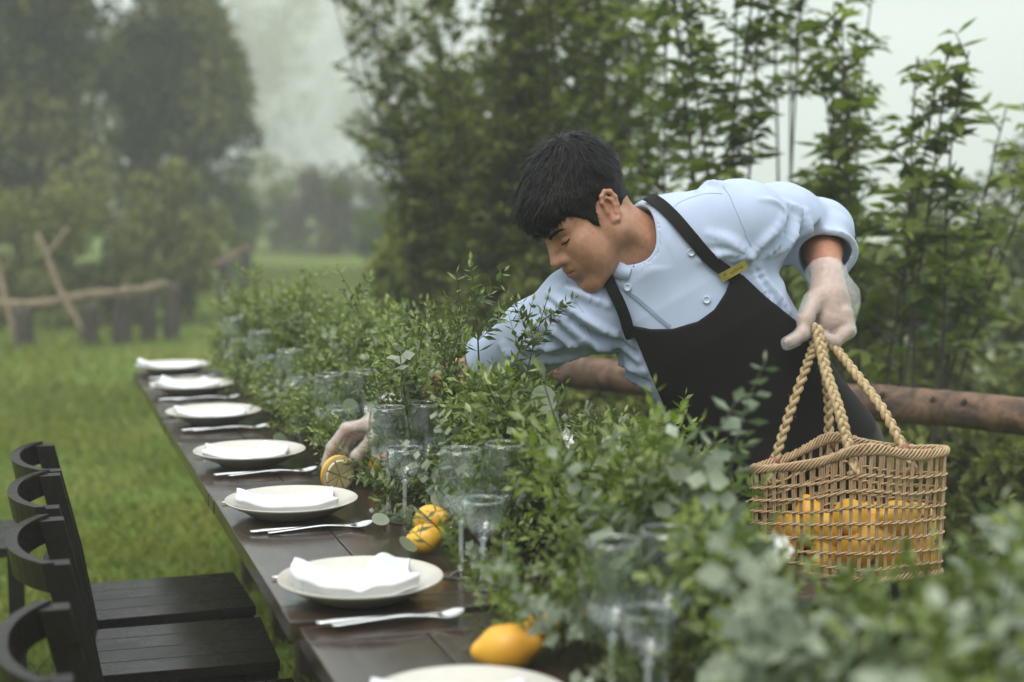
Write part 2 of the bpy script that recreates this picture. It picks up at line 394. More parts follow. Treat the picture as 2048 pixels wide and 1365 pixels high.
def base_at(px, d):
    p = PD(px, 500, d); return np.array([p[0], p[1], float(gz(p[0], p[1]))])
def grow_tree(name, px, d, ztop, label, group, nst=4, spread=.35, zlow=None, mat=None, leaf=(.140, .056), dens=1.0, seed=0, lean=(0, 0), stemr=.0065):
    r = np.random.default_rng(seed); b = base_at(px, d); t = empty(name, b); tag(t, label, 'tree', group)
    st = MB(); LP, LD, LN, LL, LT = [], [], [], [], []
    zlow = b[2] + .3 if zlow is None else zlow
    for s in range(nst):
        a = r.uniform(0, 6.28); sp = spread * r.uniform(.25, 1.0); top = np.array([cos(a) * sp + lean[0], sin(a) * sp + lean[1], (ztop - b[2]) * r.uniform(.80, 1.0)])
        n = 14; tt = np.linspace(0, 1, n); bend = r.normal(0, .035, (2,))
        P = np.stack([top[0] * tt ** 1.3 + bend[0] * np.sin(tt * 5), top[1] * tt ** 1.3 + bend[1] * np.sin(tt * 4 + 1), top[2] * tt], 1)
        rad = stemr * r.uniform(.8, 1.2) * (1 - .85 * tt) + .0015
        st.tube(P, rad, 6)
        H = top[2]; nb = int(max(4, (H - (zlow - b[2])) / .078))
        for k in range(nb):
            f = ((zlow - b[2]) + (H - (zlow - b[2])) * (k + r.uniform(0, 1)) / nb) / H; f = min(f, .985)
            p0 = np.array([np.interp(f, tt, P[:, i]) for i in range(3)]); a2 = r.uniform(0, 6.28); ln = r.uniform(.16, .42) * (1.15 - .75 * f) * (.6 + spread)
            up = r.uniform(.45, 1.7); dv = unit(np.array([cos(a2), sin(a2), up])); m = max(4, int(ln / .05)); u = np.linspace(0, 1, m)
            B = p0 + dv * ln * u[:, None] + np.array([0, 0, -.12 * ln]) * (u ** 2)[:, None]
            st.tube(B, .0035 * (1 - .8 * u) + .0008, 4, cap=False)
            cnt = max(4, int(ln / .017 * dens))
            uu = r.uniform(.08, 1.0, cnt); q = p0 + dv * ln * uu[:, None] + np.array([0, 0, -.12 * ln]) * (uu ** 2)[:, None]
            aa = r.uniform(0, 6.28, cnt); LP.append(q); LD.append(unit(dv * .7 + np.stack([np.cos(aa), np.sin(aa), r.uniform(-.5, .35, cnt)], 1)))
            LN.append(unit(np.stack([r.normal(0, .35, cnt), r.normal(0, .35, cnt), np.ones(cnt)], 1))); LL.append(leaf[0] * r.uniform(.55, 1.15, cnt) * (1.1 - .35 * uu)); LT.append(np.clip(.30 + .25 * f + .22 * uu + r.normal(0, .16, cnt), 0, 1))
    P = np.concatenate(LP); D = np.concatenate(LD); Nn = np.concatenate(LN); L = np.concatenate(LL)
    V, Fa = leaf_geo(P, D, Nn, L, L * (leaf[1] / leaf[0]), .22, r.uniform(.2, .8, len(P)))
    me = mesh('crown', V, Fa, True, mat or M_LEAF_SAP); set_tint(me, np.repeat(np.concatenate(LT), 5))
    link('crown', me, t); st.build('trunk', M_BARK, t)
    return t
def mass_tree(name, px, d, zc, rad, label, group, n=9000, nclump=60, leaf=.09, mat=None, seed=0, cat='tree', trunk=True, py=500, gap=.0, wl=.45):
    """a full crown: leaves gathered in clumps through an uneven volume"""
    r = np.random.default_rng(seed); b = base_at(px, d); t = empty(name, b); tag(t, label, cat, group)
    rad = np.array(rad); c0 = np.array([0, 0, zc - b[2]])
    q = unit(r.normal(size=(nclump, 3))) * (r.uniform(.15, 1.25, (nclump, 1)) ** .5); C = c0 + q * rad; cr = r.uniform(.35, 1.0, nclump) ** 1.2 * .36 * rad.mean()
    w = cr ** 2; idx = r.choice(nclump, n, p=w / w.sum()); dirs = unit(r.normal(size=(n, 3))); P = C[idx] + dirs * (cr[idx] * r.uniform(.25, 1, n) ** .5)[:, None]
    P = P[P[:, 2] > .03]; n = len(P); dirs = dirs[:n]
    out = unit(P - c0); D = unit(out * .6 + r.normal(0, .8, (n, 3)) + np.array([0, 0, -.15])); Nn = unit(np.array([0, 0, 1.0]) + r.normal(0, .5, (n, 3)))
    L = leaf * r.uniform(.6, 1.3, n); V, Fa = leaf_geo(P, D, Nn, L, L * wl, .2, .3)
    tint = np.clip(.42 + .24 * r.normal(0, 1, nclump)[idx][:n] + r.normal(0, .14, n), 0, 1)
    me = mesh('crown', V, Fa, True, mat or M_LEAF_FAR); set_tint(me, np.repeat(tint, 5)); link('crown', me, t)
    st = MB(); hgt = c0[2] + rad[2] * .5
    if trunk:
        P_ = spline([(0, 0, -.05), (r.normal(0, .05), r.normal(0, .05), hgt * .4), (r.normal(0, .1), r.normal(0, .1), hgt)], 10)
        st.tube(P_, np.linspace(.035, .010, 10) * (rad.mean() / 1.2 + .4), 7)
    for k in range(10):
        c = C[r.integers(nclump)]; z0 = max(.02, min(c[2] * r.uniform(.2, .6), hgt * .9)); st.tube(spline([(0, 0, z0), (c[0] * .5, c[1] * .5, (z0 + c[2]) / 2 + .05), c], 7), np.linspace(.02, .004, 7) * (rad.mean() / 1.5 + .3), 5, cap=False)
    st.build('trunk', M_BARK, t)
    return t

# right: slender saplings behind the person, crowns open against the mist
SG = 'saplings behind the person'
grow_tree('sapling_tree', 1385, 5.7, 3.0, 'tall leafy sapling rising from behind the back of the head', SG, 3, .24, .95, seed=1, dens=1.0)
grow_tree('sapling_tree', 1480, 5.3, 2.75, 'dense upright sapling straight above the raised shoulder', SG, 4, .24, .9, seed=2, dens=1.05)
grow_tree('sapling_tree', 1575, 5.9, 3.0, 'slender sapling with bare reddish stems above the bent elbow', SG, 3, .20, 1.7, seed=3, dens=1.0)
grow_tree('sapling_tree', 1665, 5.4, 2.05, 'leafy sapling above the elbow, shorter than its neighbours', SG, 3, .26, 1.0, seed=4, dens=1.1)
grow_tree('sapling_tree', 1735, 5.0, 1.95, 'bright leafy sapling standing above the gloved fist holding the basket', SG, 4, .30, .75, seed=5, dens=1.2)
grow_tree('sapling_tree', 1800, 4.9, 2.06, 'sapling whose tip reaches up into the open sky at the upper corner', SG, 3, .16, 1.0, seed=6, lean=(.16, -.05), dens=1.0)
grow_tree('sapling_tree', 1840, 5.1, 1.66, 'sapling with an arching branch stretching right against the mist', SG, 3, .16, .8, seed=17, lean=(.34, -.10), dens=1.15)
grow_tree('sapling_tree', 1290, 6.4, 2.5, 'pale leafy sapling between the dark bush and the head', SG, 4, .42, 1.0, seed=8, dens=1.3, mat=M_LEAF_SAP)
grow_tree('sapling_tree', 2062, 6.6, 1.72, 'thin sapling cut off by the edge of the picture above the log rail', SG, 3, .22, .4, seed=9, dens=1.0)
# thicker bushes left of the head
BG = 'bushes left of the head'
grow_tree('tall_bush', 985, 7.4, 3.1, 'tall dark bush with fanning stems left of the black hair', BG, 11, .62, .55, M_LEAF_BUSH, (.090, .040), 1.7, 21, stemr=.009)
grow_tree('tall_bush', 1135, 7.1, 3.0, 'tall dark bush directly behind the head', BG, 10, .55, .5, M_LEAF_BUSH, (.090, .040), 1.6, 22, stemr=.009)
grow_tree('tall_bush', 880, 8.2, 3.0, 'dark bush at the edge of the misty gap, leaning towards the lawn', BG, 8, .45, .8, M_LEAF_BUSH, (.090, .040), 1.5, 23, lean=(-.28, 0))
mass_tree('tall_bush', 935, 9.2, 1.15, (.48, .5, .85), 'dense leafy bush filling in under the leaning dark bush', BG, 9000, 80, .085, M_LEAF_BUSH, 24, 'bush', False)
mass_tree('tall_bush', 1060, 8.7, 1.45, (.6, .5, 1.1), 'dense leafy bush between the two tall dark bushes', BG, 9000, 80, .085, M_LEAF_BUSH, 25, 'bush', False)
# lower growth and bushes further down the slope
LG = 'shrubs on the slope below the saplings'
for k, (px, d, zc, rr, lab) in enumerate([(1010, 6.9, .55, (.42, .4, .5), 'shrub at the foot of the dark bush beside the reaching sleeve'), (1180, 6.4, .35, (.5, .4, .45), 'low shrub seen under the reaching arm'),
        (1730, 7.4, .62, (.55, .5, .6), 'shrub behind the gloved fist, blurred green'), (1880, 8.2, .55, (.55, .5, .55), 'blurred shrub right of the fist, above the log rail'),
        (2010, 9.4, .75, (.6, .5, .75), 'misty shrub at the picture edge above the log rail'), (1600, 7.8, .8, (.5, .5, .6), 'shrub showing below the bent elbow'),
        (1950, 5.2, .10, (.5, .45, .55), 'dark shrub directly beneath the log rail at the picture edge'), (1800, 5.2, .12, (.5, .4, .50), 'dark shrub beneath the log rail behind the basket'), (2065, 4.7, .10, (.45, .4, .5), 'dark shrub low at the picture edge beside the basket'),
        (1330, 5.6, .10, (.55, .4, .5), 'dark shrub behind the apron, under the log')]):
    mass_tree('slope_shrub', px, d, zc, rr, lab, LG, 5200, 34, .075, M_LEAF_BUSH, 40 + k, 'shrub', False)
# left: big round trees beyond the low log fence
TG = 'round trees beyond the log fence'
mass_tree('round_tree', 45, 19.5, 3.3, (1.05, 1.0, 2.3), 'big dark round tree at the upper left corner', TG, 26000, 140, .15, M_LEAF_FAR, 60)
mass_tree('round_tree', 368, 21.5, 2.7, (.88, .8, 1.45), 'big round tree standing next to the misty gap', TG, 20000, 130, .14, M_LEAF_FAR, 61)
mass_tree('round_tree', 215, 26, 2.0, (1.5, 1.0, 1.5), 'round tree filling the gap between the two big dark trees', TG, 12000, 60, .15, M_LEAF_FAR, 62)
for k, (px, d, zc, rr, lab, mt) in enumerate([(30, 14.8, .75, (.8, .6, .7), 'bushy undergrowth at the picture edge behind the log fence', M_LEAF_FAR), (215, 15.4, .85, (.85, .6, .80), 'dark bushy undergrowth behind the forked pole', M_LEAF_FAR), (425, 22.0, .95, (.7, .5, .80), 'lighter green bush at the end of the log fence', M_LEAF_LIME), (345, 15.6, .75, (.55, .5, .80), 'small dark bush behind the fence end post', M_LEAF_FAR)]):
    mass_tree('fence_shrub', px, d, zc, rr, lab, 'bushes behind the log fence', 5000, 40, .085, mt, 70 + k, 'shrub', False)
# mist: trees fading out at the end of the lawn
MG = 'trees fading into the mist'
mass_tree('misty_tree', 590, 165, 12, (9.0, 8, 12.0), 'pale tree fading into the mist behind the lawn', MG, 10000, 90, .65, M_LEAF_FAR, 80)
mass_tree('misty_tree', 665, 225, 24.0, (7, 6, 6.5), 'ghostly treetop high up in the misty gap', MG, 6000, 50, .6, M_LEAF_FAR, 81)
mass_tree('misty_tree', 490, 105, 9.0, (5.0, 5, 9.5), 'grey misty tree just behind the big round tree', MG, 10000, 80, .45, M_LEAF_FAR, 82)
mass_tree('misty_tree', 800, 130, 11.0, (4.2, 4, 9.5), 'pale misty tree beside the leaning dark bush', MG, 8000, 60, .5, M_LEAF_FAR, 83)
mass_tree('pale_bush', 775, 24, 1.45, (.85, .8, 1.1), 'pale yellow green bush at the end of the lawn', MG, 6000, 50, .10, M_LEAF_LIME, 84, 'bush', False)
mass_tree('dark_hedge', 560, 33, 1.0, (1.2, .9, .9), 'grey green hedge clump across the end of the lawn', MG, 6000, 50, .12, M_LEAF_FAR, 85, 'hedge', False)
mass_tree('dark_hedge', 700, 32, .85, (1.1, .8, .8), 'russet tinged hedge clump across the end of the lawn', MG, 6000, 50, .12, M_LEAF_RED, 86, 'hedge', False)

# ------------------------------------------------------------------ logs
M_LOG = bark('weathered_log', [(.30, (.022, .014, .010)), (.46, (.075, .043, .026)), (.60, (.17, .095, .055)), (.75, (.045, .040, .022))], (1.6, 1.6, 1.6), 1.0)
M_LOGL = bark('pale_peeled_log', [(.3, (.085, .062, .036)), (.55, (.20, .15, .085)), (.75, (.34, .26, .15))], (3, 3, 3), .6)
M_POSTD = bark('dark_log_post', [(.3, (.022, .017, .012)), (.7, (.075, .055, .038))], (6, 6, 2), .9)
def log_geo(a, b, r0, r1, seed, n=26, k=16, wob=.006):
    r = np.random.default_rng(seed); a = np.array(a); b = np.array(b); t = np.linspace(0, 1, n)
    P = a + (b - a) * t[:, None] + np.stack([np.sin(t * 7 + seed), np.cos(t * 5 + seed), np.sin(t * 9)], 1) * wob
    V, Fa = tube(P, np.linspace(r0, r1, n), k); C = np.repeat(P, k, 0); dv = V - C
    q = vnoise(V, 22, seed) * .09 + vnoise(V, 60, seed + 3) * .05
    return C + dv * (1 + q)[:, None], Fa
lg = empty('log_rail', (2.1, 4.0, 0)); tag(lg, 'thick reddish brown log rail behind the person on the slope', 'log rail')
a = PD(2200, 851, 3.85); b = PD(1075, 742, 5.15)
mb = MB(); mb.add(*log_geo(a, b, .050, .055, 3, 60)); mb.build('log', M_LOG, lg, world=True)
for f in (.02, .52, .97):
    p = a + (b - a) * f; mb = MB(); mb.add(*log_geo((p[0], p[1], float(gz(p[0], p[1])) - .1), (p[0], p[1], p[2] - .045), .055, .05, 5, 10)); mb.build('post', M_POSTD, lg, world=True)
for px, py, rr in ((1745, 775, .016), (1890, 830, .013), (1982, 795, .014)):
    p = PD(px, py, 4.25); p = a + (b - a) * np.clip(((p - a) @ (b - a)) / ((b - a) @ (b - a)), 0, 1)
    mb = MB(); mb.tube([p, p + np.array([-.02, -.055, .03]), p + np.array([-.03, -.072, .045])], [rr, rr * .8, rr * .3], 7); mb.build('knot_stub', M_LOG, lg, world=True)
# low fence on the lawn's left edge
def gp(px, d, z): p = PD(px, 500, d); return np.array([p[0], p[1], z])
fe = empty('log_fence', tuple(gp(150, 13.0, 0))); tag(fe, 'low rustic fence of pale logs on thick dark posts at the lawn edge', 'fence')
mb = MB(); mb.add(*log_geo(gp(-120, 12.6, .36), gp(236, 13.1, .46), .052, .042, 4, 30, 10, .02)); mb.build('rail', M_LOGL, fe, world=True)
mb = MB(); mb.add(*log_geo(gp(232, 13.0, .48), gp(332, 13.3, .53), .040, .034, 8, 14, 10, .012)); mb.build('rail', M_LOGL, fe, world=True)
for px, d, h, rr in ((40, 12.7, .36, .085), (172, 13.0, .38, .085), (240, 13.25, .44, .095), (292, 13.45, .48, .075), (338, 13.6, .52, .08), (-80, 12.6, .33, .09)):
    mb = MB(); p = gp(px, d, 0); mb.add(*log_geo((p[0], p[1], float(gz(p[0], p[1])) - .08), (p[0] + .02, p[1], h), rr, rr * .85, int(px) % 7, 10, 12)); mb.build('post', M_POSTD, fe, world=True)
po = empty('forked_pole', tuple(gp(150, 12.9, 0))); tag(po, 'pale forked pole leaning against the log fence', 'pole')
mb = MB(); mb.add(*log_geo(gp(158, 12.8, .16), gp(72, 12.95, .98), .032, .024, 2, 14, 8, .01)); mb.build('pole', M_LOGL, po, world=True)
mb = MB(); mb.add(*log_geo(gp(94, 12.95, .80), gp(136, 13.0, 1.02), .026, .022, 6, 8, 8, .004)); mb.build('fork_arm', M_LOGL, po, world=True)
po = empty('leaning_pole', tuple(gp(10, 12.8, 0))); tag(po, 'pale straight pole leaning on the fence at the picture edge', 'pole')
mb = MB(); mb.add(*log_geo(gp(34, 12.7, .05), gp(-22, 12.9, .92), .034, .026, 9, 14, 8, .01)); mb.build('pole', M_LOGL, po, world=True)
fr = empty('far_rail', tuple(gp(440, 19, 0))); tag(fr, 'misty wooden rail on short posts further along the lawn', 'fence')
mb = MB(); mb.add(*log_geo(gp(385, 18.4, .34), gp(500, 19.6, .60), .055, .05, 11, 16, 9, .02)); mb.build('rail', M_LOG, fr, world=True)
for px, d, h in ((382, 18.4, .30), (446, 19.0, .48), (492, 19.5, .56)):
    p = gp(px, d, 0); mb = MB(); mb.add(*log_geo((p[0], p[1], float(gz(p[0], p[1])) - .08), (p[0], p[1], h), .085, .07, px % 5, 8, 10)); mb.build('post', M_POSTD, fr, world=True)
fl_ = empty('fallen_log', tuple(gp(800, 10.5, 0))); tag(fl_, 'blurred brown log lying on the lawn behind the greenery', 'log')
mb = MB(); mb.add(*log_geo(gp(745, 11.5, .40), gp(870, 10.0, .62), .07, .06, 13, 16, 10, .02)); mb.build('log', M_LOG, fl_, world=True)
for px, d, h in ((770, 11.2, .40), (850, 10.2, .55)):
    p = gp(px, d, 0); mb = MB(); mb.add(*log_geo((p[0], p[1], -.06), (p[0], p[1], h), .07, .06, px % 6, 8, 10)); mb.build('post', M_POSTD, fl_, world=True)
# ------------------------------------------------------------------ wet dark timber
def wood_mat(name, dark, light, axis='Y', rough=.22, drops=1.0, spec=.5):
    m, nt, b = new_mat(name)
    sc = {'Y': (22, 1.2, 22), 'X': (1.2, 22, 22), 'Z': (22, 22, 1.2)}[axis]
    v = coords(nt, sc); v0 = coords(nt)
    oi = N(nt, 'ShaderNodeObjectInfo'); ad = N(nt, 'ShaderNodeVectorMath', operation='ADD'); nt.links.new(v, ad.inputs[0])
    cb = N(nt, 'ShaderNodeCombineXYZ'); ml = N(nt, 'ShaderNodeMath', operation='MULTIPLY'); ml.inputs[1].default_value = 37.0
    nt.links.new(oi.outputs['Random'], ml.inputs[0]); nt.links.new(ml.outputs[0], cb.inputs[0]); nt.links.new(cb.outputs[0], ad.inputs[1])
    f = noise(nt, 2.6, 8, .65, ad.outputs[0], .6)
    nt.links.new(ramp(nt, f, [(.25, dark), (.75, light)]), b.inputs['Base Color'])
    wet = noise(nt, 5, 4, .6, v0)
    vo = N(nt, 'ShaderNodeTexVoronoi'); vo.inputs['Scale'].default_value = 260; nt.links.new(v0, vo.inputs['Vector'])
    dr = N(nt, 'ShaderNodeMapRange'); dr.inputs['From Min'].default_value = .12; dr.inputs['From Max'].default_value = .34; dr.inputs['To Min'].default_value = 1; dr.inputs['To Max'].default_value = 0
    nt.links.new(vo.outputs['Distance'], dr.inputs['Value'])
    rr = N(nt, 'ShaderNodeMapRange'); rr.inputs['From Min'].default_value = .35; rr.inputs['From Max'].default_value = .65; rr.inputs['To Min'].default_value = rough * .6; rr.inputs['To Max'].default_value = rough * 1.7
    nt.links.new(wet, rr.inputs['Value']); nt.links.new(rr.outputs[0], b.inputs['Roughness'])
    b.inputs['Specular IOR Level'].default_value = spec
    b1 = N(nt, 'ShaderNodeBump'); b1.inputs['Strength'].default_value = .25; b1.inputs['Distance'].default_value = .002; nt.links.new(f, b1.inputs['Height'])
    b2 = N(nt, 'ShaderNodeBump'); b2.inputs['Strength'].default_value = .35 * drops; b2.inputs['Distance'].default_value = .0012; nt.links.new(dr.outputs[0], b2.inputs['Height'])
    nt.links.new(b1.outputs[0], b2.inputs['Normal']); nt.links.new(b2.outputs[0], b.inputs['Normal'])
    return m
M_TOP = wood_mat('wet_table_boards', (.018, .011, .008), (.062, .040, .029), 'Y', .13, .6, .9)
M_TOPX = wood_mat('wet_table_boards_across', (.018, .011, .008), (.058, .038, .028), 'X', .13, .6, .9)
M_LEG = wood_mat('dark_table_frame', (.016, .010, .007), (.045, .028, .019), 'Z', .4, .4)
M_CHAIR = wood_mat('near_black_chair_wood', (.006, .0042, .0032), (.014, .0095, .007), 'X', .22, 1.0, .24)
M_CHAIRZ = wood_mat('near_black_chair_posts', (.006, .0042, .0032), (.013, .009, .007), 'Z', .34, .6, .2)

TX0, TX1, TZ = .363, 1.235, .74
def make_table(y0, y1, dz, label, dx=0.0):
    t = empty('dining_table', ((TX0 + TX1) / 2 + dx, (y0 + y1) / 2, 0))
    tag(t, label, 'table', 'tables set end to end')
    L = y1 - y0; W = TX1 - TX0; h = dz
    g = .0022
    ew = .085                         # breadboard ends, long boards between them
    for y, s in ((-L / 2 + ew / 2, 1), (L / 2 - ew / 2, -1)):
        mb = MB(); mb.box((-W / 2, y - ew / 2 + g, TZ - .030 + h), (W / 2, y + ew / 2 - g, TZ + h), bev=.0022); mb.build('end_board', M_TOPX, t, False)
    n = 5; bw = W / n
    for i in range(n):
        x = -W / 2 + bw * (i + .5); zz = h + random.uniform(-.0008, .0004)
        mb = MB(); mb.box((x - bw / 2 + g * .6, -L / 2 + ew + g * .4, TZ - .030 + zz), (x + bw / 2 - g * .6, L / 2 - ew - g * .4, TZ + zz), bev=.0018); mb.build('plank', M_TOP, t, False)
    mb = MB(); mb.box((-W / 2 + .200, -L / 2 + .10, TZ - .105), (-W / 2 + .224, L / 2 - .10, TZ - .0305), bev=.002); mb.build('apron_rail', M_TOP, t, False)
    mb = MB(); mb.box((W / 2 - .224, -L / 2 + .10, TZ - .105), (W / 2 - .200, L / 2 - .10, TZ - .0305), bev=.002); mb.build('apron_rail', M_TOP, t, False)
    for sx in (-1, 1):
        for sy in (-1, 1):
            cx, cy = sx * .13 + .06, sy * (L / 2 - .22)
            mb = MB(); mb.box((cx - .034, cy - .034, 0), (cx + .034, cy + .034, TZ - .031), bev=.004); mb.build('leg', M_LEG, t, False)
    return t
random.seed(3)
make_table(4.316, 5.415, 0, 'dark wet wooden table at the far end of the row, three plates on it')
make_table(3.213, 4.310, -.003, 'dark wet wooden table where the lemon wedge is being set down')
make_table(2.196, 3.207, 0, 'dark wet wooden table beside the chair backs, holding the two sharpest near plates')
make_table(1.080, 2.190, -.006, 'dark wet wooden table closest to the viewer, cut off by the bottom edge', .012)

# ------------------------------------------------------------------ chairs pushed up to the table
def make_chair():
    c = empty('dining_chair')
    W, D, SH = .385, .38, .450         # width along the table, depth, seat height; the seat faces +X
    for i in range(4):                 # seat boards running front to back
        bw = .325 / 4; y = -.325 / 2 + bw * (i + .5)
        mb = MB(); mb.box((-D / 2, y - bw / 2 + .0012, SH - .022), (D / 2, y + bw / 2 - .0012, SH), bev=.0022); mb.build('seat_board', M_CHAIR, c, False)
    for y0 in (-.155, .133):
        mb = MB(); mb.box((-D / 2 + .03, y0, SH - .085), (D / 2 - .02, y0 + .022, SH - .0225), bev=.002); mb.build('side_rail', M_CHAIR, c, False)
    mb = MB(); mb.box((D / 2 - .034, -.132, SH - .085), (D / 2 - .012, .132, SH - .0225), bev=.002); mb.build('front_rail', M_CHAIR, c, False)
    for sy in (-1, 1):
        y = sy * (W / 2 - .024)
        y = sy * .136; mb = MB(); mb.box((D / 2 - .045, y - .021, 0), (D / 2 - .003, y + .021, SH - .0225), bev=.003); mb.build('front_leg', M_CHAIRZ, c, False); y = sy * (W / 2 - .024)
        # rear leg rising into the raked back post
        prof = [(-D / 2 + .03, 0), (-D / 2 + .015, .44), (-D / 2 - .012, .62), (-D / 2 - .050, .785)]
        V = []; Fa = []
        for k, (x, z) in enumerate(prof):
            w = .024 if k < 2 else .021
            for dx, dy in ((-w, -.018), (w, -.018), (w, .018), (-w, .018)): V.append((x + dx, y + dy, z))
        for k in range(3):
            for j in range(4): Fa.append((k * 4 + j, k * 4 + (j + 1) % 4, k * 4 + 4 + (j + 1) % 4, k * 4 + 4 + j))
        Fa += [(3, 2, 1, 0), (12, 13, 14, 15)]
        mb = MB(); mb.add(V, Fa); mb.build('back_post', M_CHAIRZ, c, False)
    def rail(z0, z1, x0, bow, th):
        V = []; Fa = []; n = 14
        for i in range(n + 1):
            t = -1 + 2 * i / n; y = t * (W / 2 - .002); x = x0 - bow * (1 - abs(t) ** 2.4)
            for dx, z in ((-th, z0), (th, z0), (th - .008, z1), (-th - .008, z1)): V.append((x + dx, y, z))
        for i in range(n):
            for j in range(4): Fa.append((i * 4 + j, i * 4 + 4 + j, i * 4 + 4 + (j + 1) % 4, i * 4 + (j + 1) % 4))
        Fa += [(0, 1, 2, 3), (n * 4 + 3, n * 4 + 2, n * 4 + 1, n * 4)]
        return V, Fa
    mb = MB(); mb.add(*rail(.742, .790, -D / 2 - .055, .055, .0095)); mb.build('crest_rail', M_CHAIR, c, False)
    mb = MB(); mb.add(*rail(.600, .640, -D / 2 - .020, .030, .008)); mb.build('back_rail', M_CHAIR, c, False)
    mb = MB(); mb.box((-.17, -W / 2 + .014, .17), (.16, -W / 2 + .034, .20), bev=.002); mb.box((-.17, W / 2 - .034, .17), (.16, W / 2 - .014, .20), bev=.002); mb.build('stretcher', M_CHAIR, c, False)
    return c
proto = make_chair()
spots = [(.285, 3.50, .02, 'dark wooden chair with curved back, farthest of the chairs beside the table'),
         (.280, 3.10, -.03, 'dark wooden chair with curved back, second from the lawn end of the chair row'),
         (.280, 2.66, .0, 'dark wooden chair with curved back, third from the lawn end, wet crest rail in view'),
         (.268, 2.05, -.02, 'dark wooden chair with blurred curved back at the bottom corner of the picture')]
for i, (x, y, rz, lab) in enumerate(spots):
    o = proto if i == 0 else copy_tree(proto)
    o.location = (x, y, 0); o.rotation_euler = (0, 0, rz); tag(o, lab, 'chair', 'dark chairs along the table')
o = copy_tree(proto); o.location = (1.40, 1.95, 0); o.rotation_euler = (0, 0, pi + .05)
tag(o, 'dark chair with rounded back half hidden behind the greenery across the table', 'chair', 'dark chairs along the table')
# stool at the edge of the picture
st = empty('wooden_stool', (-.17, 4.25, 0)); tag(st, 'low dark wooden stool on the grass behind the chair backs', 'stool')
for i in range(3):
    y = -.12 + .12 * i; mb = MB(); mb.box((-.17, y - .058, .43), (.17, y + .058, .455), bev=.003); mb.build('seat_board', M_CHAIR, st, False)
for sx in (-1, 1):
    for sy in (-1, 1):
        mb = MB(); mb.box((sx * .135 - .02, sy * .14 - .02, 0), (sx * .135 + .02, sy * .14 + .02, .429), bev=.003); mb.build('leg', M_CHAIRZ, st, False)
    mb = MB(); mb.box((sx * .135 - .010, -.119, .36), (sx * .135 + .010, .119, .41), bev=.002); mb.build('rail', M_CHAIR, st, False)

# ------------------------------------------------------------------ place settings
M_PLATE = simple('cream_glazed_stoneware', (.50, .465, .41), rough=.22, spec=.5, nscale=60, namp=.03)
def linen():
    m, nt, b = new_mat('white_linen'); v = coords(nt)
    nt.links.new(ramp(nt, noise(nt, 20, 4, vec=v), [(.3, (.64, .655, .67)), (.7, (.72, .73, .74))]), b.inputs['Base Color'])
    b.inputs['Roughness'].default_value = .85; b.inputs['Specular IOR Level'].default_value = .15; b.inputs['Sheen Weight'].default_value = .2
    bump(nt, b, noise(nt, 900, 2, vec=v), .12, .0006); return m
M_LINEN = linen()
m, nt, b = new_mat('polished_steel'); b.inputs['Base Color'].default_value = (.72, .71, .69, 1); b.inputs['Metallic'].default_value = 1.0
v = coords(nt, (6, 90, 6)); f = noise(nt, 8, 3, vec=v)
mr = N(nt, 'ShaderNodeMapRange'); mr.inputs['To Min'].default_value = .12; mr.inputs['To Max'].default_value = .28; nt.links.new(f, mr.inputs['Value']); nt.links.new(mr.outputs[0], b.inputs['Roughness']); M_STEEL = m

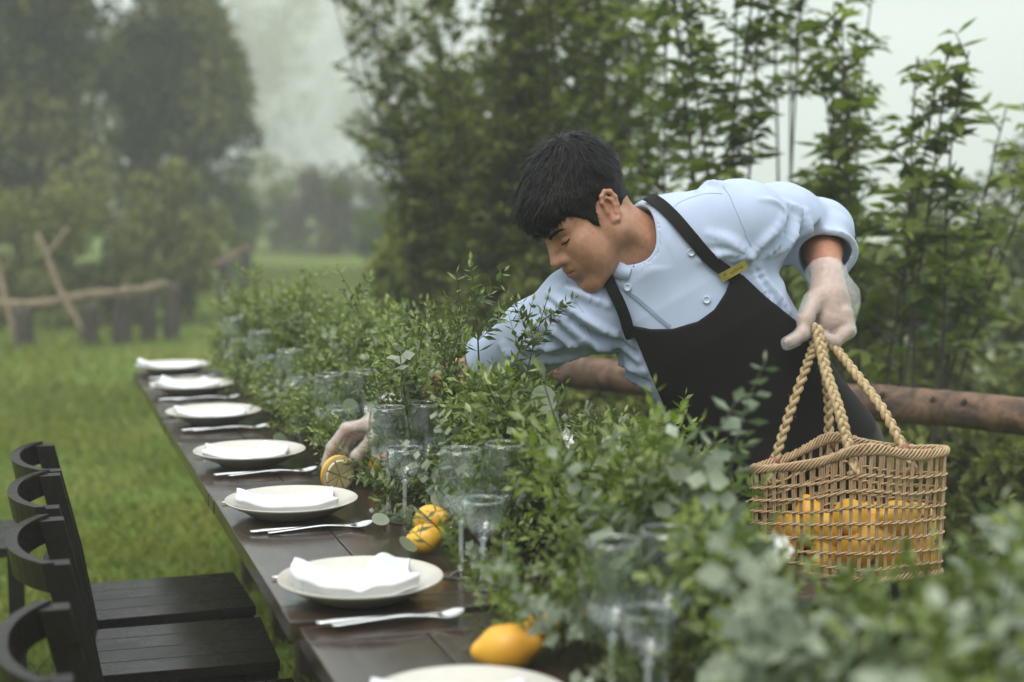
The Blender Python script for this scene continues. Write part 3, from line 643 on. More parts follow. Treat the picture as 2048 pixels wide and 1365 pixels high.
R_P = .129
mb = MB(); mb.lathe([(0.0001, .004), (.060, .0042), (.078, .008), (.098, .019), (.118, .0285), (.1275, .0318), (R_P, .0330), (R_P + .0008, .0318), (.1272, .0288), (.112, .0205), (.090, .0085), (.074, .0015), (.070, 0), (.064, 0), (.063, .002), (.0001, .002)], 72)
PLATE = mesh('plate', mb.V, mb.F, True, M_PLATE)
def napkin_mesh(seed, peak=True):
    r = np.random.default_rng(seed); nx, ny = 44, 26
    X = np.linspace(-.092, .098, nx); Yv = np.linspace(-.058, .058, ny); XX, YY = np.meshgrid(X, Yv, indexing='ij')
    # folded cloth: a thick roll edge at the left, thinner towards the right, one corner lifting
    th = .023 - .007 * (XX + .09) / .19 + .0035 * np.exp(-((XX + .085) / .02) ** 2)
    if peak: th = th + .020 * np.exp(-(((XX - .035 - .3 * YY) / .022) ** 2 + ((YY - .045) / .03) ** 2)) - .006 * np.exp(-((XX - .012 - .2 * YY) / .012) ** 2)
    q = np.stack([XX.ravel(), YY.ravel(), 0 * XX.ravel()], 1)
    th = th + (vnoise(q, 60, seed) * .0022 + vnoise(q, 150, seed + 1) * .0008).reshape(nx, ny)
    XX = XX + .006 * np.sin(YY * 40 + seed) ; YY = YY * (1 - .12 * (XX + .09) / .19) + .004 * np.sin(XX * 30 + seed)
    # rests in the dished plate
    rr = np.sqrt(XX ** 2 + YY ** 2); base = np.interp(rr, [0, .06, .078, .098, .118, .14], [.0055, .0058, .0095, .0205, .0300, .034])
    base = .006 + .55 * (base - .0055); top = base + th
    lay = []
    for k, fr in enumerate((1.0, .72, .70, .40, .38, .0)):             # side walls show the folded layers
        ins = (.000, -.0015, .0022, -.0012, .0022, .002)[k]
        lay.append((fr, ins))
    V = [np.stack([XX, YY, top], -1).reshape(-1, 3)]
    rim = [(i, 0) for i in range(nx)] + [(nx - 1, j) for j in range(1, ny)] + [(i, ny - 1) for i in range(nx - 2, -1, -1)] + [(0, j) for j in range(ny - 2, 0, -1)]
    ri = np.array(rim); m_ = len(ri); P = np.stack([XX[ri[:, 0], ri[:, 1]], YY[ri[:, 0], ri[:, 1]]], 1); cdir = -P / np.linalg.norm(P, axis=1)[:, None]
    bz = base[ri[:, 0], ri[:, 1]]; tz = top[ri[:, 0], ri[:, 1]]
    for fr, ins in lay[1:]:
        V.append(np.stack([P[:, 0] + cdir[:, 0] * ins, P[:, 1] + cdir[:, 1] * ins, bz + (tz - bz) * fr], 1))
    V = np.concatenate(V); Fa = [(i * ny + j, (i + 1) * ny + j, (i + 1) * ny + j + 1, i * ny + j + 1) for i in range(nx - 1) for j in range(ny - 1)]
    prev = [i * ny + j for i, j in rim]; off = nx * ny
    for k in range(len(lay) - 1):
        cur = [off + k * m_ + t for t in range(m_)]
        for t in range(m_): Fa.append((prev[t], cur[t], cur[(t + 1) % m_], prev[(t + 1) % m_]))
        prev = cur
    return mesh('napkin', V, Fa, True, M_LINEN)
def shape_strip(pts, prof_w, prof_t, n=40, dish=0.0):     # cutlery: a flat bar of varying width; pts is (x, z) centre line
    P = spline([(x, 0, z) for x, z in pts], n); tt = np.linspace(0, 1, n); V = []; Fa = []
    for i in range(n):
        w = np.interp(tt[i], *prof_w); t = np.interp(tt[i], *prof_t); dd = dish * np.interp(tt[i], (.70, .80, .92, 1.0), (0, 1, 1, .2))
        for a in range(12):
            an = 2 * pi * a / 12; y = cos(an) * w; zz = sin(an) * t - dd * (1 - (y / max(w, 1e-5)) ** 2) * .006
            V.append((P[i][0], y, P[i][2] + zz))
    for i in range(n - 1):
        for a in range(12): Fa.append((i * 12 + a, i * 12 + 12 + a, i * 12 + 12 + (a + 1) % 12, i * 12 + (a + 1) % 12))
    Fa += [tuple(range(12)), tuple((n - 1) * 12 + a for a in range(11, -1, -1))]
    return V, Fa
mb = MB(); mb.add(*shape_strip([(-.10, .0035), (-.06, .0060), (0, .0095), (.035, .0070), (.05, .0052), (.075, .0068), (.100, .0125)], ((0, .05, .35, .6, .70, .80, .90, .97, 1), (.006, .0085, .0060, .0036, .0045, .0185, .0205, .012, .003)), ((0, .1, .6, .7, .8, 1), (.0014, .0020, .0020, .0017, .0009, .0007)), 44, 1.0))
SPOON = mesh('spoon', mb.V, mb.F, True, M_STEEL)
mb = MB(); mb.add(*shape_strip([(-.11, .0040), (-.05, .0045), (0, .0040), (.06, .0040), (.105, .0040)], ((0, .04, .4, .5, .56, .9, 1), (.006, .0088, .0068, .0052, .0090, .0088, .002)), ((0, .1, .45, .55, 1), (.002, .0035, .0030, .0012, .0006)), 30))
KNIFE = mesh('knife', mb.V, mb.F, True, M_STEEL)
mb = MB(); mb.add(*shape_strip([(-.10, .0035), (-.05, .0060), (0, .0090), (.035, .0060), (.06, .0048)], ((0, .05, .4, .7, .85, 1), (.006, .0085, .0058, .0036, .009, .0125)), ((0, .1, .6, 1), (.0014, .0020, .0020, .0011)), 30))
for k in range(4):
    y = -.0102 + k * .0068; mb.tube(spline([(.058, y, .0048), (.078, y, .0045), (.100, y * .95, .0088)], 6), [.0022, .0019, .0017, .0016, .0014, .0008], 6, flat=.6)
FORK = mesh('fork', mb.V, mb.F, True, M_STEEL)
PY = [1.712, 2.302, 2.934, 3.523, 4.184, 4.791, 5.330]
PN = ['closest plate, cut off by the bottom edge', 'large near plate', 'plate just before the lemon wedge', 'plate facing the gloved hand', 'fourth plate from the far table end', 'second plate from the far table end', 'plate at the far table end']
WHERE = ['cut off by the bottom edge of the picture', 'largest whole one, beside the chair seats', 'beside the orange citrus', 'next to the gloved hand', 'two places beyond the gloved hand', 'second from the far end of the table', 'at the far end of the table']
for i, y in enumerate(PY):
    r = np.random.default_rng(50 + i); x = .495 + r.normal(0, .003); z = TZ + (.0015 if i > 0 else -.0045)
    o = link('plate', PLATE); o.location = (x, y, z); tag(o, 'cream dinner plate ' + WHERE[i], 'plate', 'plates along the table edge')
    o = link('napkin', napkin_mesh(10 + i, i in (1, 3, 5))); o.location = (x - .012, y + .004, z + .0004); o.rotation_euler = (0, 0, r.normal(-.02, .11)); o.scale = (r.uniform(.94, 1.06), r.uniform(.94, 1.1), r.uniform(.9, 1.3)); tag(o, 'folded white napkin on the plate ' + WHERE[i], 'napkin', 'napkins on the plates')
    zz = TZ + (.0012 if i > 0 else -.0048)
    a = r.normal(0, .025)
    o = link('spoon', SPOON); o.location = (.520 + r.normal(0, .004), y - .158, zz); o.rotation_euler = (0, 0, a); tag(o, 'steel spoon in front of the plate ' + WHERE[i], 'spoon', 'spoons')
    o = link('knife', KNIFE); o.location = (.500 + r.normal(0, .004), y - .137, zz); o.rotation_euler = (0, 0, a + .03); tag(o, 'steel knife between spoon and plate ' + WHERE[i], 'knife', 'knives')
    if i < 6:
        o = link('fork', FORK); o.location = (.478 + r.normal(0, .003), y + .145, zz); o.rotation_euler = (0, 0, r.normal(0, .02)); tag(o, 'steel fork behind the plate ' + WHERE[i], 'fork', 'forks')

# ------------------------------------------------------------------ glasses
m, nt, b = new_mat('clear_glass')
tp = N(nt, 'ShaderNodeBsdfTransparent'); tp.inputs[0].default_value = (.965, .985, .98, 1)
gs = N(nt, 'ShaderNodeBsdfGlossy'); gs.inputs['Roughness'].default_value = .015
fz = N(nt, 'ShaderNodeFresnel'); ge = N(nt, 'ShaderNodeNewGeometry'); io = N(nt, 'ShaderNodeMath', operation='MULTIPLY_ADD'); io.inputs[1].default_value = 1 / 1.62 - 1.62; io.inputs[2].default_value = 1.62; nt.links.new(ge.outputs['Backfacing'], io.inputs[0]); nt.links.new(io.outputs[0], fz.inputs['IOR']); mx = N(nt, 'ShaderNodeMixShader')
nt.links.new(fz.outputs[0], mx.inputs[0]); nt.links.new(tp.outputs[0], mx.inputs[1]); nt.links.new(gs.outputs[0], mx.inputs[2])
df = N(nt, 'ShaderNodeBsdfDiffuse'); df.inputs[0].default_value = (.8, .84, .84, 1); dw = N(nt, 'ShaderNodeMapRange'); dw.inputs['From Min'].default_value = .42; dw.inputs['From Max'].default_value = .75; dw.inputs['To Min'].default_value = .0; dw.inputs['To Max'].default_value = .012   # dew on the glass
nt.links.new(noise(nt, 60, 5, .7, coords(nt)), dw.inputs['Value']); m2 = N(nt, 'ShaderNodeMixShader'); nt.links.new(dw.outputs[0], m2.inputs[0]); nt.links.new(mx.outputs[0], m2.inputs[1]); nt.links.new(df.outputs[0], m2.inputs[2])
nt.links.new(m2.outputs[0], nt.nodes['Material Output'].inputs['Surface']); M_GLASS = m
def glass_prof(h, rmax, rrim, stem):
    b0 = stem; out = [(.0001, .0006), (.036, .0006), (.0372, .0016), (.030, .0030), (.012, .0050), (.0050, .010), (.0038, .022), (.0036, b0 * .7), (.0042, b0 * .92), (.0085, b0), (rmax * .55, b0 + .010), (rmax * .86, b0 + .026), (rmax * .985, b0 + .046), (rmax, b0 + .058), (rmax * .97, b0 + (h - b0) * .62), (rrim + .001, h - .008), (rrim, h)]
    w = .0011
    inn = [(rrim - w, h), (rrim + .001 - w, h - .008), (rmax * .97 - w, b0 + (h - b0) * .62), (rmax - w, b0 + .058), (rmax * .985 - w * 1.1, b0 + .046), (rmax * .86 - w * 1.3, b0 + .0275), (rmax * .55 - w * 2, b0 + .0130), (.0001, b0 + .0085)]
    return out + inn
mb = MB(); mb.lathe(glass_prof(.210, .0430, .0335, .090), 40); BIG = mesh('wine_glass', mb.V, mb.F, True, M_GLASS)
mb = MB(); mb.lathe([(.0001, .0006), (.031, .0006), (.032, .0016), (.026, .0030), (.010, .0050), (.0046, .010), (.0036, .022), (.0034, .055), (.0040, .072), (.0085, .080), (.020, .088), (.029, .100), (.0335, .116), (.0352, .136), (.0356, .142), (.0345, .142), (.0340, .136), (.0322, .1165), (.0276, .1015), (.018, .0905), (.0001, .0855)], 40); SMALL = mesh('wine_glass', mb.V, mb.F, True, M_GLASS)
m, nt, b = new_mat('glass_highlight'); b.inputs['Base Color'].default_value = (.85, .90, .90, 1); b.inputs['Roughness'].default_value = .05; b.inputs['Specular IOR Level'].default_value = 1.0; b.inputs['Alpha'].default_value = .30; M_GLINT = m  # whitish film: the bright highlights of rims and stems put into the colour
def glint_ring(R_, z, r_):
    mb = MB(); mb.tube([(R_ * cos(a), R_ * sin(a), z) for a in np.linspace(0, 2 * pi, 49)], r_, 6, cap=False); return mesh('rim', mb.V, mb.F, True, M_GLINT)  # pale ring added over the glass edge as its highlight line
def glint_stem(z0, z1):
    mb = MB(); mb.lathe([(.0062, z0), (.0046, z0 + .012), (.0041, (z0 + z1) / 2), (.0046, z1 - .008), (.0088, z1)], 14); return mesh('stem', mb.V, mb.F, True, M_GLINT)  # pale sleeve added round the glass stem as its bright line
GLINT_STB = glint_stem(.008, .0895); GLINT_STS = glint_stem(.008, .0795)
GLINT_RIMB = glint_ring(.0330, .2101, .00055); GLINT_RIMS = glint_ring(.0350, .1421, .0006)
def glass_set(x, y, z, where, n=3, r=None):
    for nm, me, dx, dy, lab in (('wine_glass', SMALL, 0, 0, 'small wine glass in front of two tall ones '), ('wine_glass', BIG, -.012, .085, 'tall wine glass just behind the small one '), ('wine_glass', BIG, .075, .120, 'tall wine glass deepest in the leaves '))[:n]:
        o = link(nm, me); o.location = (x + dx, y + dy, z); o.rotation_euler = (0, 0, 1.0); tag(o, lab + where, 'glass', 'wine glasses'); link('rim', GLINT_RIMS if me is SMALL else GLINT_RIMB, o); link('stem', GLINT_STS if me is SMALL else GLINT_STB, o)
glass_set(.700, 1.640, TZ - .005, 'at the blurred bottom edge')
glass_set(.693, 2.300, TZ + .001, 'by the big yellow citrus')
glass_set(.690, 2.810, TZ + .001, 'above the orange citrus')
glass_set(.690, 3.400, TZ - .002, 'above the gloved hand', 3)
glass_set(.690, 3.95, TZ - .002, 'a place beyond the gloved hand', 2)
glass_set(.690, 4.48, TZ + .001, 'second from the far table end', 2)
glass_set(.680, 4.98, TZ + .001, 'nearest the far table end', 2)
# ------------------------------------------------------------------ greenery down the middle of the table
M_SMALL = leaf_mat('small_dark_leaves', [(0, (.036, .050, .013)), (.4, (.092, .125, .030)), (.75, (.180, .230, .060)), (1, (.31, .36, .12))], trans=.30, rough=.30, spec=.5)
M_FRESH = leaf_mat('fresh_green_leaves', [(0, (.060, .088, .016)), (.5, (.145, .200, .036)), (1, (.29, .35, .08))], trans=.38, rough=.32, spec=.45)
M_EUC = leaf_mat('grey_green_eucalyptus', [(0, (.090, .110, .066)), (.5, (.190, .225, .150)), (1, (.36, .40, .30))], trans=.2, rough=.5, spec=.35, tcol=(.9, 1.15, .7))
M_STEM = simple('green_brown_stem', (.060, .060, .025), rough=.6)
def sprig(kind, seed):
    r = np.random.default_rng(seed); mb = MB(); P, D, Nn, L, W, T = [], [], [], [], [], []
    ln = {'small': .20, 'fresh': .20, 'euc': .22, 'willow': .20}[kind] * r.uniform(.85, 1.15)
    n = 10; t = np.linspace(0, 1, n); bx = r.normal(0, .03, 2)
    C = np.stack([bx[0] * t ** 2, bx[1] * t ** 2, ln * t], 1); mb.tube(C, .0016 * (1 - .75 * t) + .0004, 4, cap=False)
    def put(p, ax, up0, up1, npair, l0, l1, wr, tip=True, opp=True):
        for i in range(npair):
            u = (i + .5) / npair; q = p[0] + (p[1] - p[0]) * u; az = r.uniform(0, 6.28) if not opp else (i % 2) * pi / 2 + r.normal(0, .3)
            for s in ((0, pi) if opp else (0,)):
                a = az + s; x = np.cross(ax, [.3, .8, .1]); x /= np.linalg.norm(x); y = np.cross(ax, x)
                side = x * cos(a) + y * sin(a); dv = unit(side + ax * r.uniform(up0, up1))
                P.append(q); D.append(dv); Nn.append(unit(ax * .8 + np.array([0, 0, .3]) + r.normal(0, .25, 3))); l = (l0 + (l1 - l0) * u) * r.uniform(.75, 1.2); L.append(l); W.append(l * wr * r.uniform(.85, 1.15)); T.append(np.clip(.35 + .3 * u + r.normal(0, .13), 0, 1))
        if tip: P.append(p[1]); D.append(ax); Nn.append(unit(r.normal(0, 1, 3))); L.append(l1 * .9); W.append(l1 * wr * .8); T.append(.85)
    if kind in ('small', 'fresh'):
        put((C[1], C[-1]), np.array([0, 0, 1.0]), .4, 1.1, 8, .036, .024, .40)
        for k in range(5):
            u = r.uniform(.15, .75); p0 = np.array([np.interp(u, t, C[:, i]) for i in range(3)]); a = r.uniform(0, 6.28); ax = unit(np.array([cos(a), sin(a), r.uniform(.7, 1.5)])); l = r.uniform(.05, .10)
            mb.tube([p0, p0 + ax * l * .5, p0 + ax * l], [.0009, .0007, .0004], 3, cap=False); put((p0 + ax * l * .1, p0 + ax * l), ax, .4, 1.0, 5, .032, .020, .40)
    elif kind == 'euc':
        put((C[1], C[-1]), np.array([0, 0, 1.0]), .0, .6, 9, .046, .024, .88)
    else:
        put((C[1], C[-1]), np.array([0, 0, 1.0]), .3, 1.0, 11, .050, .032, .26, True, False)
        put((C[2], C[-1]), np.array([0, 0, 1.0]), .3, 1.0, 8, .046, .030, .26, False, False)
    V, Fa = leaf_geo(np.array(P), np.array(D), np.array(Nn), np.array(L), np.array(W), .22, .12, .5 if kind == 'euc' else .45)
    nv = len(mb.V); Va = np.concatenate([np.array(mb.V), V]); me_f = mb.F + [tuple(f) for f in (Fa + nv)]
    me = mesh('sprig', Va, me_f, True, {'small': M_SMALL, 'fresh': M_FRESH, 'euc': M_EUC, 'willow': M_SMALL}[kind])
    set_tint(me, np.concatenate([np.full(nv, .15), np.repeat(T, 5)])); return me
KINDS_ = {k: [sprig(k, 100 * i + 7 * j) for j in range(5)] for i, k in enumerate(('small', 'fresh', 'euc', 'willow'))}
def pxd(P):
    v = np.asarray(P) - CAM; d = v @ FW; return 1024 + F_PX * (v @ RT) / d, 682.5 - F_PX * (v @ UP) / d, d
# things that stay in view: (point, clear radius around the line of sight, in metres)
KEEP = [(PD(672, 945, 3.24), .055), (PD(690, 890, 3.28), .030), (PD(1540, 930, 2.95), .06), (PD(1600, 990, 2.95), .08), (PD(1570, 860, 2.95), .06), (PD(1560, 1050, 2.95), .05), (PD(860, 1060, 2.75), .035), (PD(1020, 1290, 2.0), .045), (PD(1700, 1010, 2.9), .10), (PD(1800, 1020, 2.9), .13), (PD(1810, 1100, 2.9), .08), (PD(836, 915, 2.85), .035), (PD(1003, 1010, 2.36), .04), (PD(1200, 700, 3.05), .12), (PD(1320, 720, 3.05), .08), (PD(560, 880, 3.7), .05), (PD(820, 850, 2.9), .03), (PD(985, 960, 2.4), .03), (PD(835, 860, 2.87), .075), (PD(835, 960, 2.87), .03), (PD(1003, 1000, 2.38), .080), (PD(1003, 1110, 2.36), .045), (PD(1290, 1230, 1.72), .065), (PD(1290, 1320, 1.72), .05), (PD(700, 780, 3.45), .070), (PD(612, 720, 4.0), .065), (PD(550, 655, 4.5), .07), (PD(486, 632, 5.0), .07)]
KP = [(pxd(p), r_) for p, r_ in KEEP]
GLASS_AT = [(o_.location.x, o_.location.y) for o_ in COL.objects if o_.name.startswith('wine_glass')]
def allowed(tip, root, r):
    for q in (tip, root + (tip - root) * .66, root + (tip - root) * .33):
        x, y, d = pxd(q)
        for (kx, ky, kd), rad in KP:
            if d < kd + .03 and ((x - kx) ** 2 + (y - ky) ** 2) ** .5 * kd / F_PX < (rad + .028) * r.uniform(.8, 1.1): return False
    if tip[2] < TZ + .01 and TX0 < tip[0] < TX1: return False
    if tip[0] < .60: return False
    for gx, gy in GLASS_AT:
        for q in (tip, root + (tip - root) * .6):
            if (q[0] - gx) ** 2 + (q[1] - gy) ** 2 < (.0026 if q[2] > TZ + .09 else .0007): return False
    if ((tip - PD(700, 880, 3.28)) ** 2).sum() < .007: return False
    return True
gr = np.random.default_rng(5); SPR = []
def try_sprig(root, dv, kind, sc):
    tip = root + dv * .21 * sc
    if allowed(tip, root, gr): SPR.append((root, dv, kind, sc, gr.uniform(0, 6.28)))
def mixkind(y, ang):
    w = np.array([.50, .20, .20, .10])
    if y < 3.0: w = np.array([.42, .32, .14, .12])
    if .9 < y < 1.9: w = np.array([.34, .22, .36, .08])
    if y > 3.3: w = np.array([.70, .16, .08, .06])
    return ('small', 'fresh', 'euc', 'willow')[gr.choice(4, p=w / w.sum())]
for k in range(1450):
    y = gr.uniform(.75, 5.30)
    if y < 2.4 and gr.uniform() < .34: continue
    clump = .5 + .5 * sin(y * 7.3) * cos(y * 3.1 + 1)
    x = .875 + gr.normal(0, .070); z = TZ + gr.uniform(.01, .13)
    an = gr.normal(0.0, 1.0); fw_ = gr.normal(-.1, .75)          # lean across the table / along it
    dv = unit(np.array([sin(an), fw_, cos(an) * 1.0 + .10]))
    sc = gr.uniform(.75, 1.10) * (.92 + .22 * clump) * (1.18 if y < 2.4 else 1.0)
    hmax = 1.075 + .05 * clump - .30 * max(0, x + dv[0] * .2 - .88)
    tipz = z + dv[2] * .21 * sc
    if tipz > hmax: z -= min(tipz - hmax, z - TZ - .005)
    try_sprig(np.array([x, y, z]), dv, mixkind(y, an), sc)
for k in range(950):                                            # trailing over the table top on the near side
    y = gr.uniform(1.0, 5.3); an = gr.normal(-1.15, .22); dv = unit(np.array([sin(an), gr.normal(-.1, .4), cos(an) * .8]))
    try_sprig(np.array([gr.uniform(.70, .82), y, TZ + gr.uniform(.015, .09)]), dv, mixkind(y, an), gr.uniform(.45, .9))
for k in range(260):                                            # far side
    y = gr.uniform(.8, 5.3); an = gr.normal(1.1, .25); dv = unit(np.array([sin(an), gr.normal(0, .4), cos(an)]))
    try_sprig(np.array([gr.uniform(.90, 1.02), y, TZ + gr.uniform(.02, .10)]), dv, mixkind(y, an), gr.uniform(.6, 1.0))
for px, py, d, kind, sc, tilt in ((958, 740, 3.05, 'small', 1.05, (-.02, 0)), (1040, 800, 2.95, 'small', .95, (.25, 0)), (830, 800, 3.2, 'small', 1.0, (.1, .1)), (735, 700, 3.6, 'small', .9, (-.1, 0)), (1455, 990, 2.1, 'euc', .9, (.06, 0)), (520, 660, 4.75, 'fresh', 1.0, (0, 0)), (600, 690, 4.4, 'small', 1.0, (.1, 0)), (470, 680, 5.1, 'small', 1.0, (-.1, 0)), (1010, 800, 2.95, 'small', .9, (.35, .1)), (905, 770, 3.1, 'small', 1.0, (.3, 0)), (905, 1010, 2.66, 'euc', .7, (-.9, -.3)), (900, 1085, 2.55, 'willow', .75, (-.8, -.2)), (870, 1100, 2.5, 'willow', .6, (-1.2, 0)), (1090, 1240, 1.98, 'fresh', .7, (-.9, 0)), (960, 1190, 2.25, 'fresh', .6, (-.6, .2)), (925, 980, 2.6, 'euc', .75, (-.4, 0)), (790, 1000, 2.9, 'small', .7, (-.9, .2)), (1120, 1290, 1.9, 'euc', .7, (-1.0, -.1)), (800, 880, 3.05, 'small', .75, (-.5, .1)), (775, 850, 3.12, 'small', .7, (-.2, 0)), (830, 860, 3.05, 'fresh', .8, (-.3, 0)), (850, 815, 3.1, 'small', .8, (-.5, 0)), (900, 800, 3.05, 'small', .9, (-.1, .1)), (760, 880, 3.15, 'euc', .6, (.3, 0)), (880, 830, 3.0, 'willow', .8, (.2, 0)), (930, 800, 3.05, 'small', .8, (-.4, 0))):
    SPR.append((PD(px, py, d), unit(np.array([tilt[0], tilt[1], 1.0])), kind, sc, gr.uniform(0, 6.28)))
garland = empty('greenery_garland', (.85, 3.0, TZ)); tag(garland, 'long leafy garland of eucalyptus and small-leaved twigs down the table centre', 'garland')
def sprig_mat4(root, dv, sc, roll):
    return Matrix.Translation(Vector(root)) @ Vector(dv).to_track_quat('Z', 'Y').to_matrix().to_4x4() @ Matrix.Rotation(roll, 4, 'Z') @ Matrix.Scale(sc, 4)
vis = []
for s in SPR:
    x, y, d = pxd(s[0] + s[1] * .15 * s[3]); inside = -40 < x < 2090 and 0 < y < 1400
    vis.append((-1 if not inside else 1.0 / d + .35 * (s[0][2] + s[1][2] * .2 - 1.0)))
order = np.argsort(-np.array(vis)); n_obj = 290
inv = Matrix.Translation(-Vector(garland.location))
rest = {'small': [], 'fresh': [], 'euc': [], 'willow': []}
for rank, i in enumerate(order):
    root, dv, kind, sc, roll = SPR[i]; me = KINDS_[kind][int(gr.integers(5))]; M4 = sprig_mat4(root, dv, sc, roll)
    if rank < n_obj:
        o = link('sprig', me, garland); o.matrix_local = inv @ M4
    else: rest[kind].append((me, M4))
def bake(lst, name, mat, parent):
    VV, LI, LS, TT = [], [], [], []; n = 0; cache = {}; lo = 0
    for me, M4 in lst:
        if me.name not in cache:
            v = np.empty(len(me.vertices) * 3, np.float32); me.vertices.foreach_get('co', v); li = np.empty(len(me.loops), np.int32); me.loops.foreach_get('vertex_index', li)
            ls = np.empty(len(me.polygons), np.int32); me.polygons.foreach_get('loop_start', ls); tt = np.empty(len(me.vertices), np.float32); me.attributes['tint'].data.foreach_get('value', tt); cache[me.name] = (v.reshape(-1, 3), li, ls, tt)
        v, li, ls, tt = cache[me.name]; M = np.array(M4); VV.append(v @ M[:3, :3].T + M[:3, 3]); LI.append(li + n); LS.append(ls + lo); TT.append(np.clip(tt + gr.normal(0, .09), 0, 1)); n += len(v); lo += len(li)
    V = np.concatenate(VV); me = bpy.data.meshes.new(name); me.vertices.add(n); me.vertices.foreach_set('co', V.astype(np.float32).ravel()); LI = np.concatenate(LI); LS = np.concatenate(LS)
    me.loops.add(len(LI)); me.loops.foreach_set('vertex_index', LI); me.polygons.add(len(LS)); me.polygons.foreach_set('loop_start', LS); me.polygons.foreach_set('use_smooth', np.ones(len(LS), bool))
    me.update(calc_edges=True); me.materials.append(mat); set_tint(me, np.concatenate(TT)); o = wlink(name, me, parent); tag(o, kind='stuff'); return o
for k, mt in (('small', M_SMALL), ('fresh', M_FRESH), ('euc', M_EUC), ('willow', M_SMALL)):
    if rest[k]: bake(rest[k], 'twigs', mt, garland)
# large single round leaves
mb = MB(); n_ = 14; V = [(0, 0, 0)] + [(cos(2 * pi * i / n_) * .5 * (1 + .08 * cos(2 * pi * i / n_)), .5 * sin(2 * pi * i / n_) * .92, .05 * abs(sin(2 * pi * i / n_))) for i in range(n_)]
ROUND = mesh('leaf', V, [(0, i + 1, (i + 1) % n_ + 1) for i in range(n_)], True, M_EUC); set_tint(ROUND, [.5] + [.62] * n_)
for px, py, d, s, rx, rz in ((1085, 800, 2.85, .060, 1.35, .3), (1105, 850, 2.84, .062, 1.3, .8), (880, 1000, 2.72, .04, .9, .2), (940, 1050, 2.5, .034, 1.2, 1.1), (900, 1080, 2.55, .040, .8, 2.0), (560, 880, 3.85, .042, .9, .5), (700, 815, 3.5, .045, 1.2, .4), (735, 800, 3.45, .042, 1.0, 1.2), (1270, 970, 2.5, .045, 1.1, .2), (830, 1030, 2.7, .045, .9, 1.5), (815, 1090, 2.62, .04, .7, .9), (600, 850, 3.8, .035, 1.0, 2.0), (1060, 780, 2.9, .04, 1.0, 2.2), (1340, 1030, 2.15, .045, 1.2, 1.0), (1185, 1010, 2.3, .040, 1.0, .4), (980, 1150, 2.3, .04, .8, .6), (760, 1040, 2.85, .035, .6, .2)):
    o = link('leaf', ROUND, garland); o.matrix_local = inv @ Matrix.Translation(Vector(PD(px, py, d))) @ Matrix.Rotation(rz, 4, 'Z') @ Matrix.Rotation(rx, 4, 'X') @ Matrix.Scale(s, 4)

# ------------------------------------------------------------------ citrus
def lemon_mat(name, c0, c1):
    m, nt, b = new_mat(name); v = coords(nt); f = noise(nt, 16, 4, vec=v)
    at = N(nt, 'ShaderNodeObjectInfo'); ad = N(nt, 'ShaderNodeMath', operation='MULTIPLY_ADD'); ad.inputs[1].default_value = .35; nt.links.new(at.outputs['Random'], ad.inputs[0]); nt.links.new(f, ad.inputs[2])
    nt.links.new(ramp(nt, ad.outputs[0], [(.35, c0), (.95, c1)]), b.inputs['Base Color']); b.inputs['Roughness'].default_value = .38; b.inputs['Specular IOR Level'].default_value = .45
    b.inputs['Subsurface Weight'].default_value = .08; b.inputs['Subsurface Scale'].default_value = .004
    bump(nt, b, noise(nt, 420, 3, vec=v), .25, .0012); return m
M_LEMON = lemon_mat('lemon_peel', (.70, .32, .028), (.76, .46, .045)); M_PITH = simple('pale_pith', (.80, .72, .48), rough=.6); M_FLESH = simple('lemon_flesh', (.80, .70, .36), rough=.3, nscale=120, namp=.08)
def lemon_f(q):
    d = ell(q, (0, 0, 0), (.030, .030, .037)); d = smin(d, ell(q, (0, 0, .039), (.009, .009, .008)), .016); d = smin(d, ell(q, (0, 0, -.038), (.008, .008, .006)), .016)
    return d + vnoise(q, 90, 3) * .0009
P, Q = surface(lemon_f, (-.04, -.04, -.056), (.04, .04, .056), .0035); LEMON = mesh('lemon', P, Q, True, M_LEMON)
def lemon(name, loc, rot, sc, label, group=None, parent=None):
    o = link(name, LEMON, parent); o.location = loc; o.rotation_euler = rot; o.scale = (sc,) * 3; tag(o, label, 'lemon', group); return o
lemon('lemon', PD(862, 1040, 2.72), (1.3, .3, .5), .92, 'orange yellow lemon tucked into the leaves by the plates, upper one', 'lemons in the garland')
lemon('lemon', PD(848, 1078, 2.66), (.5, 1.2, .2), .85, 'orange yellow lemon lying low in front of another lemon', 'lemons in the garland')
lemon('lemon', PD(1012, 1296, 2.06), (1.4, .2, 1.1), 1.08, 'big bright yellow lemon at the bottom edge beside the blurred plate', 'lemons in the garland')
lemon('lemon', PD(1072, 1262, 2.10), (.4, 1.0, .3), .92, 'yellow lemon behind the big bright one under the leaves', 'lemons in the garland')
lemon('lemon', PD(760, 930, 3.30), (1.0, .4, .2), .8, 'small lemon hidden among twigs beside the lemon wedge', 'lemons in the garland')
